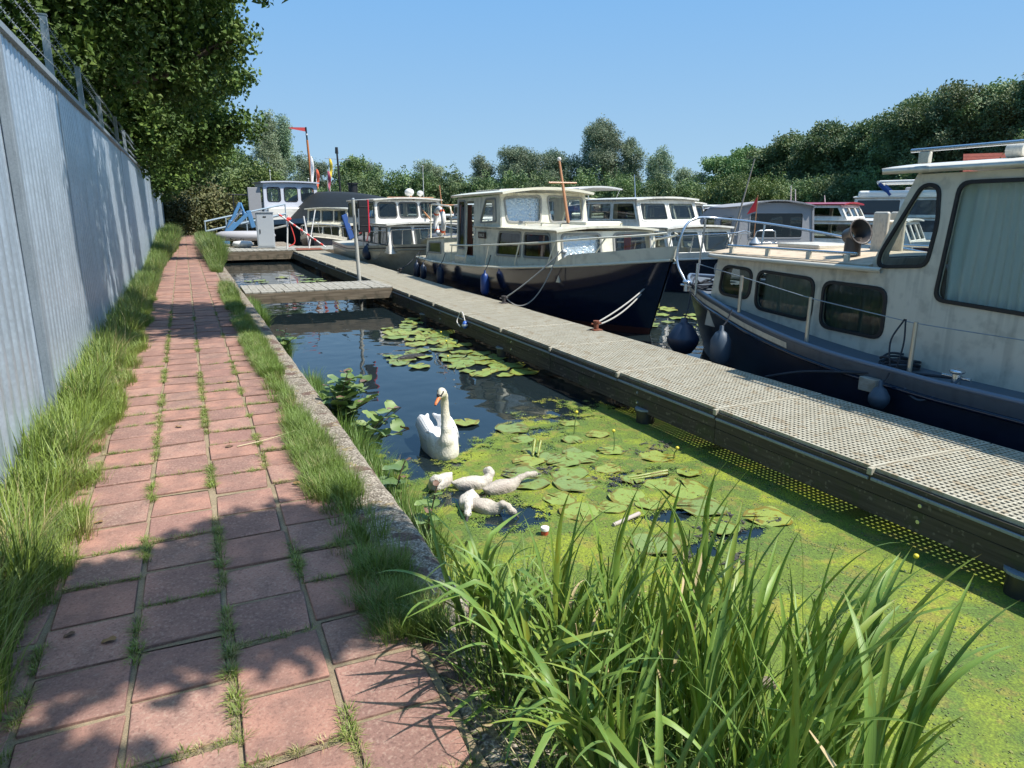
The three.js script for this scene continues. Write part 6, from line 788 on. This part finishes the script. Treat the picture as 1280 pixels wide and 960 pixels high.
  cruiser({ label: 'white cruiser moored beside the near cruiser, seen through its side window', x: 12.6, z: -5.6, turn: 0.1, L: 9, B: 3.0, hull: M.white, sheer: [0.9, 1.15], trunk: { z0: -2.4, z1: 2.4, hw: 1.15, yb: 0.75, yt: 1.55, n: 3, rk: 0.4 }, house: { z0: -2.2, z1: 0.6, hw: 1.05, yb: 1.53, yt: 2.05, n: 2, rk: 0.4 } });
}
{ // second walkway and its posts
  const p = thing('mooring_walkway', 'low walkway between the two farther rows of boats', 'walkway', [13.75, 0, 0]); const g = uvMetres(rbox(0.195, 0.05, 1.2, 0, 0, 0, 0.006, 0, Math.PI / 2)); for (let i = 0; i < 150; i++) mesh('plank', g, M.paleWood, p).position.set(0, DECK - 0.03, -1 - i * 0.2); mesh('beam', uvMetres(box(0.1, 0.2, 30, -0.5, DECK - 0.16, -16)), M.oldWood, p); mesh('beam', uvMetres(box(0.1, 0.2, 30, 0.5, DECK - 0.16, -16)), M.oldWood, p);
  const post = (x, z, y) => { const t = thing('mooring_post', 'grey capped mooring post standing in the water among the boats', 'post', [x, 0, z], 0, 'mooring posts'); mesh('shaft', cyl(0.11, 0.11, 2.2 + y, 0, (y - 2.2) / 2, 0, 14), std({ color: rgb(0.17, 0.17, 0.18), roughness: 0.8 }), t); mesh('cap', [cone([0, y, 0], [0, y + 0.12, 0], 0.11, 0.02, 14)], M.galvPost, t); }; post(10.35, -11.2, 0.85); post(13.0, -10.6, 0.75); post(10.2, -14.6, 0.7);
}

// ================================================================ FAR END OF THE HARBOUR
{ // electricity cabinet on the cross pier
  const t = thing('cabinet', 'tall grey metal cabinet standing on the cross pier', 'cabinet', [2.95, 0.002, -30.6], -0.12), gm = paint(0.40, 0.43, 0.45, { roughness: 0.5 }); mesh('case', rbox(0.66, 1.36, 0.45, 0, 0.70, 0, 0.015), gm, t); mesh('roof', rbox(0.72, 0.04, 0.52, 0, 1.40, 0, 0.01), gm, t); mesh('plinth', rbox(0.6, 0.04, 0.4, 0, 0.02, 0, 0.005), M.black, t);
  const d = mesh('door', rbox(0.58, 1.22, 0.015, 0, 0.70, 0.2275, 0.006), paint(0.44, 0.47, 0.49, { roughness: 0.5 }), t); mesh('handle', rbox(0.035, 0.16, 0.02, -0.2, 0.66, 0.243, 0.006), M.black, d); mesh('number_plate', rbox(0.12, 0.05, 0.008, 0.0, 1.22, 0.238, 0.002), M.black, d);
}
{ // gangway with railing up to the barge
  const t = thing('gangway', 'pale blue gangway railing climbing from the path end to the barges', 'railing', [0.9, 0, -37.5]), m = paint(0.30, 0.38, 0.44, { roughness: 0.5 });
  const A = [0, 0.95, 0.4], B = [3.7, 1.75, 0.2]; mesh('top_rail', tube([A, B], 0.03, 1, 8), m, t); mesh('mid_rail', tube([[0, 0.5, 0.4], [3.7, 1.3, 0.2]], 0.05, 1, 8), m, t); for (let i = 0; i < 5; i++) { const u = i / 4, x = 3.7 * u, y = 0.8 * u; mesh('rail_post', tube([[x, y - 0.1, lerp(0.4, 0.2, u)], [x, y + 0.97, lerp(0.4, 0.2, u)]], 0.028, 1, 8), m, t); } mesh('ramp', uvMetres(rbox(4.0, 0.06, 0.9, 1.85, 0.32, -0.2, 0.01, 0, 0, 0.213)), M.paleWood, t); mesh('far_rail', tube([[0, 0.95, -0.7], [3.7, 1.75, -0.7]], 0.03, 1, 8), m, t);
}
{ // blue crane arm
  const t = thing('deck_crane', 'blue folding crane arm standing beside the gangway', 'crane', [2.15, -0.05, -35.2], 0.1), m = paint(0.08, 0.22, 0.42, { roughness: 0.45 }), bar = (nm, a, b, w, h) => { const A = V(...a), B = V(...b), d = B.clone().sub(A), g = new RoundedBoxGeometry(w, d.length(), h, 2, 0.02); g.applyMatrix4(new THREE.Matrix4().compose(A.add(B).multiplyScalar(0.5), new THREE.Quaternion().setFromUnitVectors(V(0, 1, 0), d.normalize()), V(1, 1, 1))); return mesh(nm, g, m, t); };
  mesh('pedestal', rbox(0.5, 0.5, 0.5, -0.45, 0.25, 0, 0.03), m, t); bar('column', [-0.5, 0.3, 0], [-0.15, 1.05, 0], 0.3, 0.3); bar('boom', [-0.6, 0.35, 0.1], [0.5, 1.35, 0.1], 0.16, 0.16); bar('jib', [-0.25, 0.9, -0.05], [0.25, 1.85, -0.05], 0.14, 0.14); bar('link', [0.25, 1.85, -0.05], [0.42, 1.2, 0.0], 0.12, 0.12); bar('tip', [0.55, 1.5, 0.08], [0.72, 0.75, 0.08], 0.2, 0.2); mesh('ram', [tube([[-0.4, 0.75, 0.12], [0.3, 1.55, 0.12]], 0.04, 1, 8)], M.steel, t); mesh('hook', [tube([[0.7, 0.75, 0.08], [0.7, 0.45, 0.08]], 0.03, 1, 8)], M.black, t);
}
{ // inflatable tender and pale tank by the cabinet
  const d = thing('tender', 'grey inflatable tender drawn up beside the cabinet', 'dinghy', [2.35, 0.02, -32.9], 0.2); mesh('tube', [at(new THREE.TorusGeometry(0.45, 0.2, 10, 24), 0, 0.4, 0, Math.PI / 2, 0, 0.2, [1.9, 1, 1])], std({ color: rgb(0.36, 0.36, 0.38), roughness: 0.6 }), d); mesh('floor', rbox(1.5, 0.1, 0.8, 0, 0.3, 0, 0.03), M.black, d); mesh('cradle', [rbox(0.12, 0.3, 0.9, -0.5, 0.15, 0, 0.02), rbox(0.12, 0.3, 0.9, 0.5, 0.15, 0, 0.02)], M.oldWood, d);
  const c = thing('gas_bottle', 'upright white cylinder beside the inflatable tender', 'cylinder', [3.0, 0.0, -33.6]); mesh('body', lathe([[0, 0], [0.14, 0.02], [0.16, 0.1], [0.16, 1.0], [0.1, 1.14], [0.05, 1.2], [0, 1.2]], 16), M.white, c); const b = thing('buoy', 'white plastic float lying in front of the inflatable tender', 'buoy', [2.1, -0.02, -31.4]); mesh('float', lathe([[0, 0], [0.3, 0.02], [0.42, 0.14], [0.34, 0.27], [0, 0.3]], 20), M.canvasWhite, b); mesh('eye', at(new THREE.TorusGeometry(0.06, 0.015, 8, 16), 0, 0.33, 0), M.black, b);
  const q = thing('quay_platform', 'concrete landing at the end of the cross pier carrying the crane and tender', 'platform', [2.6, 0, -34.2]); mesh('slab', uvMetres(rbox(3.4, 0.9, 5.2, 0, -0.455, 0.35, 0.02)), M.concrete, q);
}
{ // barrier of poles with red and white tape
  const t = thing('tape_barrier', 'leaning poles wrapped in red and white tape on the cross pier', 'barrier', [3.9, 0.002, -29.6]), redT = std({ color: rgb(0.6, 0.05, 0.04), roughness: 0.6 });
  mesh('pole', tube([[-0.3, 0, 0.1], [-0.18, 1.3, 0]], 0.03, 1, 8), M.canvasWhite, t); mesh('pole', tube([[0.55, 0, 0.15], [0.42, 1.25, 0]], 0.03, 1, 8), M.canvasWhite, t); mesh('pole', tube([[-0.55, 1.35, 0.05], [1.15, 0.05, 0.3]], 0.03, 1, 8), M.canvasWhite, t); mesh('pole', tube([[0.5, 0.02, 0.3], [0.9, 1.5, -0.1]], 0.022, 1, 8), M.canvasWhite, t); const band = []; for (let i = 0; i < 7; i++) { const u = (i + 0.2) / 7, v = (i + 0.6) / 7, P = (k) => [lerp(-0.55, 1.15, k), lerp(1.35, 0.05, k), lerp(0.05, 0.3, k)]; band.push(tube([P(u), P(v)], 0.036, 1, 8)); } mesh('tape', band, redT, t); mesh('tape_knot', [ball(0.08, -0.15, 1.15, 0.02, 1.3, 0.8, 0.8), tube([[-0.15, 1.1, 0.05], [0.0, 0.3, 0.2], [-0.25, 0.1, 0.25]], 0.02, 10, 6)], redT, t);
}
{ // small white cabin boat behind the pier
  const { t } = cruiser({ label: 'small shabby white cabin boat with dark hull moored behind the cross pier', x: 6.15, z: -34.0, turn: -0.45, L: 6, B: 2.3, hull: M.navyDull, strake: M.dirtyWhite, cabin: M.creamPaint, sheer: [0.55, 1.0], trunk: { z0: -0.4, z1: 1.5, hw: 0.85, yb: 0.5, yt: 1.25, n: 2, rk: 0.3 }, house: { z0: -1.6, z1: 0.55, hw: 0.95, yb: 1.22, yt: 1.95, n: 2, rk: 0.2, nf: 3, wr: 0.02, over: 0.1 }, group: 'boats at the end of the harbour' });
  mesh('blue_cover', [rbox(0.06, 1.1, 0.8, 1.02, 1.2, 0.9, 0.03, 0.1, 0, 0.25)], M.canvasBlue, t); const f = thing('boat_fender', 'pale fender leaning at the pier corner below the blue cover', 'fender', [6.9, 0.3, -31.2]); mesh('bag', lathe([[0, -0.3], [0.12, -0.24], [0.14, 0], [0.12, 0.24], [0.03, 0.3], [0, 0.34]], 14), M.canvasWhite, f); mesh('band', lathe([[0.142, -0.1], [0.144, 0], [0.142, 0.1]], 14), M.orangeCloth, f);
}
{ // barge under a black tarpaulin
  const t = thing('tarped_barge', 'broad barge covered by a peaked black tarpaulin with a stove pipe', 'boat', [8.3, BOATY, -41], 0.35, 'boats at the end of the harbour'), h = new Hull({ L: 13, B: 4.6, sheer: [[0, 1.1], [0.6, 1.0], [1, 1.4]], full: 0.7, p: 3.4, rake: 0.5 }); mesh('hull', h.band(() => -0.3, (s) => h.top(s)), M.black, t); mesh('deck', h.deck(0.05), M.greyDeck, t); mesh('rubbing_rail', h.rail(-0.05, 0.05, 0.02), M.black, t);
  const rows = []; for (let i = 0; i <= 24; i++) { const u = i / 24, z = lerp(-5.6, 4.6, u), pk = 2.95 - 0.5 * Math.pow(Math.abs(u - 0.35) / 0.65, 2), r = []; for (let k = 0; k <= 20; k++) { const x = k / 20 * 2 - 1, e = Math.abs(x); r.push([x * 2.15, lerp(pk, 1.05, Math.pow(e, 1.25)) + 0.05 * Math.sin(u * 26) * (1 - e) * e * 3, z]); } rows.push(r); } mesh('tarpaulin', [gridGeo(rows), tri3([-2.15, 1.05, 4.6, 2.15, 1.05, 4.6, 0, 2.45, 4.6]), tri3([-2.15, 1.05, -5.6, 2.15, 1.05, -5.6, 0, 2.6, -5.6])], M.tarp, t); mesh('stove_pipe', [cyl(0.26, 0.26, 0.7, 0.9, 3.0, -0.6, 14), cyl(0.32, 0.32, 0.08, 0.9, 3.38, -0.6, 14)], M.black, t); mesh('tarp_rope', [tube([[-1.6, 1.75, 4.4], [-2.3, 0.6, 4.5]], 0.025, 1, 6), tube([[-1.2, 2.1, 4.5], [-1.9, 0.6, 5.0]], 0.025, 1, 6)], M.ropePale, t);
  const m = thing('black_mast', 'slim black mast with crossbar rising behind the tarpaulin', 'mast', [8.55, 0.4, -43.2]); mesh('pole', cone([0, 0, 0], [-0.15, 4.5, 0], 0.075, 0.05, 8), M.black, m); mesh('masthead', cyl(0.1, 0.08, 0.35, -0.155, 4.4, 0, 8), M.black, m); mesh('crossbar', tube([[-0.85, 3.95, 0], [0.6, 3.9, 0]], 0.018, 1, 6), M.galvPost, m);
}
{ // barge with pale wheelhouse
  const t = thing('wheelhouse_barge', 'old barge with a pale grey wheelhouse of three rounded windows', 'boat', [5.35, BOATY, -47], 0.12, 'boats at the end of the harbour'), h = new Hull({ L: 14, B: 4.4, sheer: [[0, 1.3], [0.6, 1.1], [1, 1.5]], full: 0.7, p: 3.4, rake: 0.5 }); mesh('hull', h.band(() => -0.3, (s) => h.top(s)), M.black, t); mesh('deck', h.deck(0.05), M.greyDeck, t); mesh('bulwark_band', h.band((s) => h.top(s) - 0.25, (s) => h.top(s), { m: 2, off: 0.01 }), paint(0.30, 0.36, 0.42), t);
  const pw = paint(0.52, 0.54, 0.60, { roughness: 0.5 }), o = { mat: pw, frame: M.rubber, fw: 0.03 }; cross(t, 'wheelhouse_front', [[-1.55, 1.0], [1.55, 1.0], [1.5, 3.4], [-1.5, 3.4]], [rectW(-1.3, -0.6, 2.4, 3.15, 0.14), rectW(-0.36, 0.36, 2.4, 3.15, 0.14), rectW(0.6, 1.3, 2.4, 3.15, 0.14)], 3.4, 1.0, 0.03, 1, o); cross(t, 'wheelhouse_back', [[-1.55, 1.0], [1.55, 1.0], [1.5, 3.4], [-1.5, 3.4]], [rectW(-1.3, -0.2, 2.4, 3.15, 0.14), rectW(0.2, 1.3, 2.4, 3.15, 0.14)], 1.2, 1.0, 0, -1, o); sides(t, 'wheelhouse_side', [[1.2, 1.0], [3.4, 1.0], [3.33, 3.4], [1.2, 3.4]], [rectW(1.45, 2.2, 2.4, 3.15, 0.1), rectW(2.4, 3.1, 2.4, 3.15, 0.1)], 1.55, 1.0, 0.02, o); mesh('wheelhouse_roof', roofSlab(1.05, 3.5, 1.66, 1.66, 3.4, 0.07, 0.06), pw, t); mesh('front_skirt', rbox(2.8, 0.9, 0.25, 0, 1.6, 3.52, 0.05), M.white, t); mesh('side_screen', [rbox(0.7, 1.7, 0.1, -2.0, 2.3, 3.2, 0.03)], M.canvasGrey, t); mesh('lamp', ball(0.09, 1.3, 2.1, 3.7), M.canvasWhite, t); mesh('rear_awning', [rbox(1.2, 0.06, 1.0, -2.6, 2.75, 2.6, 0.02), tube([[-3.1, 1.2, 3.0], [-3.1, 2.75, 3.0]], 0.04, 1, 6)], M.black, t);
}
{ // masts and pennants
  const t = thing('orange_mast', 'varnished orange mast with a red pennant streaming from its top', 'mast', [8.1, -0.3, -50]); mesh('pole', cone([0, 0, 0], [-0.25, 6.2, 0], 0.11, 0.07, 10), paint(0.50, 0.17, 0.05), t); mesh('top_pole', [cone([-0.25, 6.2, 0], [-0.28, 7.0, 0], 0.055, 0.05, 8)], M.black, t); mesh('white_band', cyl(0.07, 0.07, 0.1, -0.265, 6.55, 0, 10), M.canvasWhite, t); mesh('pennant', tri3([-0.28, 6.98, 0, -0.28, 6.72, 0, -1.4, 6.86, 0.15, -0.28, 6.72, 0, -0.28, 6.98, 0, -1.4, 6.95, -0.05]), std({ color: rgb(0.5, 0.06, 0.06), side: THREE.DoubleSide }), t);
  const flag = (label, px, D, y0, y1, c, lean) => { const [x, z] = bearing(px, D), f = thing('pennant_pole', label, 'flag', [x, -0.3, z], 0, 'pennants on the old barges'); mesh('staff', cone([0, 0, 0], [lean, y1 + 0.5, 0], 0.025, 0.015, 6), M.canvasWhite, f); const rows = []; for (let i = 0; i <= 8; i++) { const u = i / 8, y = lerp(y1 + 0.4, y0 + 0.3, u), w = 0.26 * Math.sin(Math.PI * (0.12 + 0.8 * u)) * (1 - 0.5 * u), s = 0.06 * Math.sin(u * 7); rows.push([[lean, y, s], [lean + w * 0.5, y - 0.1 * u, s + 0.05], [lean + w * 0.9, y - 0.28 * u, s]]); } mesh('cloth', gridGeo(rows), std({ color: c, roughness: 0.9, side: THREE.DoubleSide }), f); };
  flag('white pennant hanging beside the black mast', 390, 46, 3.1, 4.5, rgb(0.7, 0.7, 0.7), 0.1); flag('red and orange pennant just left of the black mast', 396, 45, 2.9, 3.7, rgb(0.65, 0.12, 0.06), 0.1); flag('yellow pennant right of the black mast', 413, 46, 3.5, 4.4, rgb(0.72, 0.55, 0.06), 0.1); flag('dark pink pennant below the yellow one', 410, 45, 2.8, 3.6, rgb(0.40, 0.09, 0.14), 0.1);
  for (const [px, py] of [[341, 215], [530, 210], [388, 225]]) { const [x, z] = bearing(px, 52), y = topAt(px, py, 52); const p = thing('flagpole', 'thin white pole standing in front of the far trees', 'pole', [x, -0.3, z], 0, 'thin white poles'); mesh('shaft', cone([0, 0, 0], [0, y + 0.3, 0], 0.035, 0.02, 6), M.canvasWhite, p); mesh('truck', ball(0.05, 0, y + 0.32, 0), M.canvasWhite, p); }
}
{ // house with red tiled roof behind the right-hand boats
  const [x, z] = bearing(1296, 62), t = thing('house', 'house with red tiled roof and chimney among the right hand trees', 'house', [x, -0.75, z], -0.9), brick = std({ color: rgb(0.30, 0.14, 0.10), roughness: 0.95 }), tile = std({ map: rep(tex(128, (u, v) => mix3([0.42, 0.19, 0.14], [0.56, 0.28, 0.21], fbm(u * 16, v * 16, 16, 251, 3))), 0.5), roughness: 0.9 });
  mesh('wall', uvMetres(box(9, 3.6, 6, 0, 1.8, 0)), brick, t); const rows = (s) => { const g = []; for (let i = 0; i < 12; i++) { const u = i / 12, y = 3.5 + 2.5 * u, zz = s * (3.3 - 3.3 * u); g.push(box(9.6, 0.06, 0.40, 0, y + 0.14, zz - s * 0.14, s * 0.62)); } return merge(g.map((q) => uvMetres(q))); }; const rf = mesh('roof', [rows(1), rows(-1)], tile, t); mesh('gable', tri3([-4.5, 3.6, -3, -4.5, 3.6, 3, -4.5, 6, 0, 4.5, 3.6, -3, 4.5, 3.6, 3, 4.5, 6, 0]), brick, t); mesh('chimney', box(0.6, 1.4, 0.6, 1.5, 6.3, 0.3), std({ color: rgb(0.08, 0.07, 0.07) }), rf); mesh('roof_light', box(1.0, 0.05, 0.7, -1.5, 5.0, 1.9, 0.65), M.darkGlass, rf); for (const k of [-2.5, 0, 2.5]) { const w = mesh('window', box(1.2, 1.3, 0.08, k, 2, 3.03), M.white, t); mesh('pane', box(1.0, 1.1, 0.04, k, 2, 3.07), M.darkGlass, w); }
}
// fallen leaves and a dry straw on the pavers
{ const r = rng(301), g = [roundLeaf(0.05, 0.035), roundLeaf(0.04, 0.028)], ms = [rgb(0.22, 0.13, 0.05), rgb(0.12, 0.07, 0.04)].map((c) => std({ color: c, roughness: 0.9, side: THREE.DoubleSide })); for (const [x, z] of [[-0.36, -2.62], [-0.5, -2.72], [0.1, -4.7], [-0.15, -5.3], [0.42, -3.9], [-0.5, -3.75], [0.2, -6.6]]) { const m = mesh('fallen_leaf', g[Math.floor(r() * 2)], ms[Math.floor(r() * 2)]); m.position.set(x, 0.026, z); m.rotation.set(0, r() * 6.28, 0.1); tag(m, 'dry brown leaf lying on the red pavers', 'leaf', 'fallen leaves on the path'); }
  const s = thing('straw', 'long dry grass stalk lying across the pavers by the kerb', 'stalk', [0.36, 0.024, -4.75], 0.2); mesh('stalk', tube([[-0.2, 0.004, 0.04], [0, 0.008, 0.02], [0.2, 0.03, 0]], 0.0035, 10, 5), std({ color: rgb(0.50, 0.43, 0.26) }), s); }

renderer.render(scene, camera);
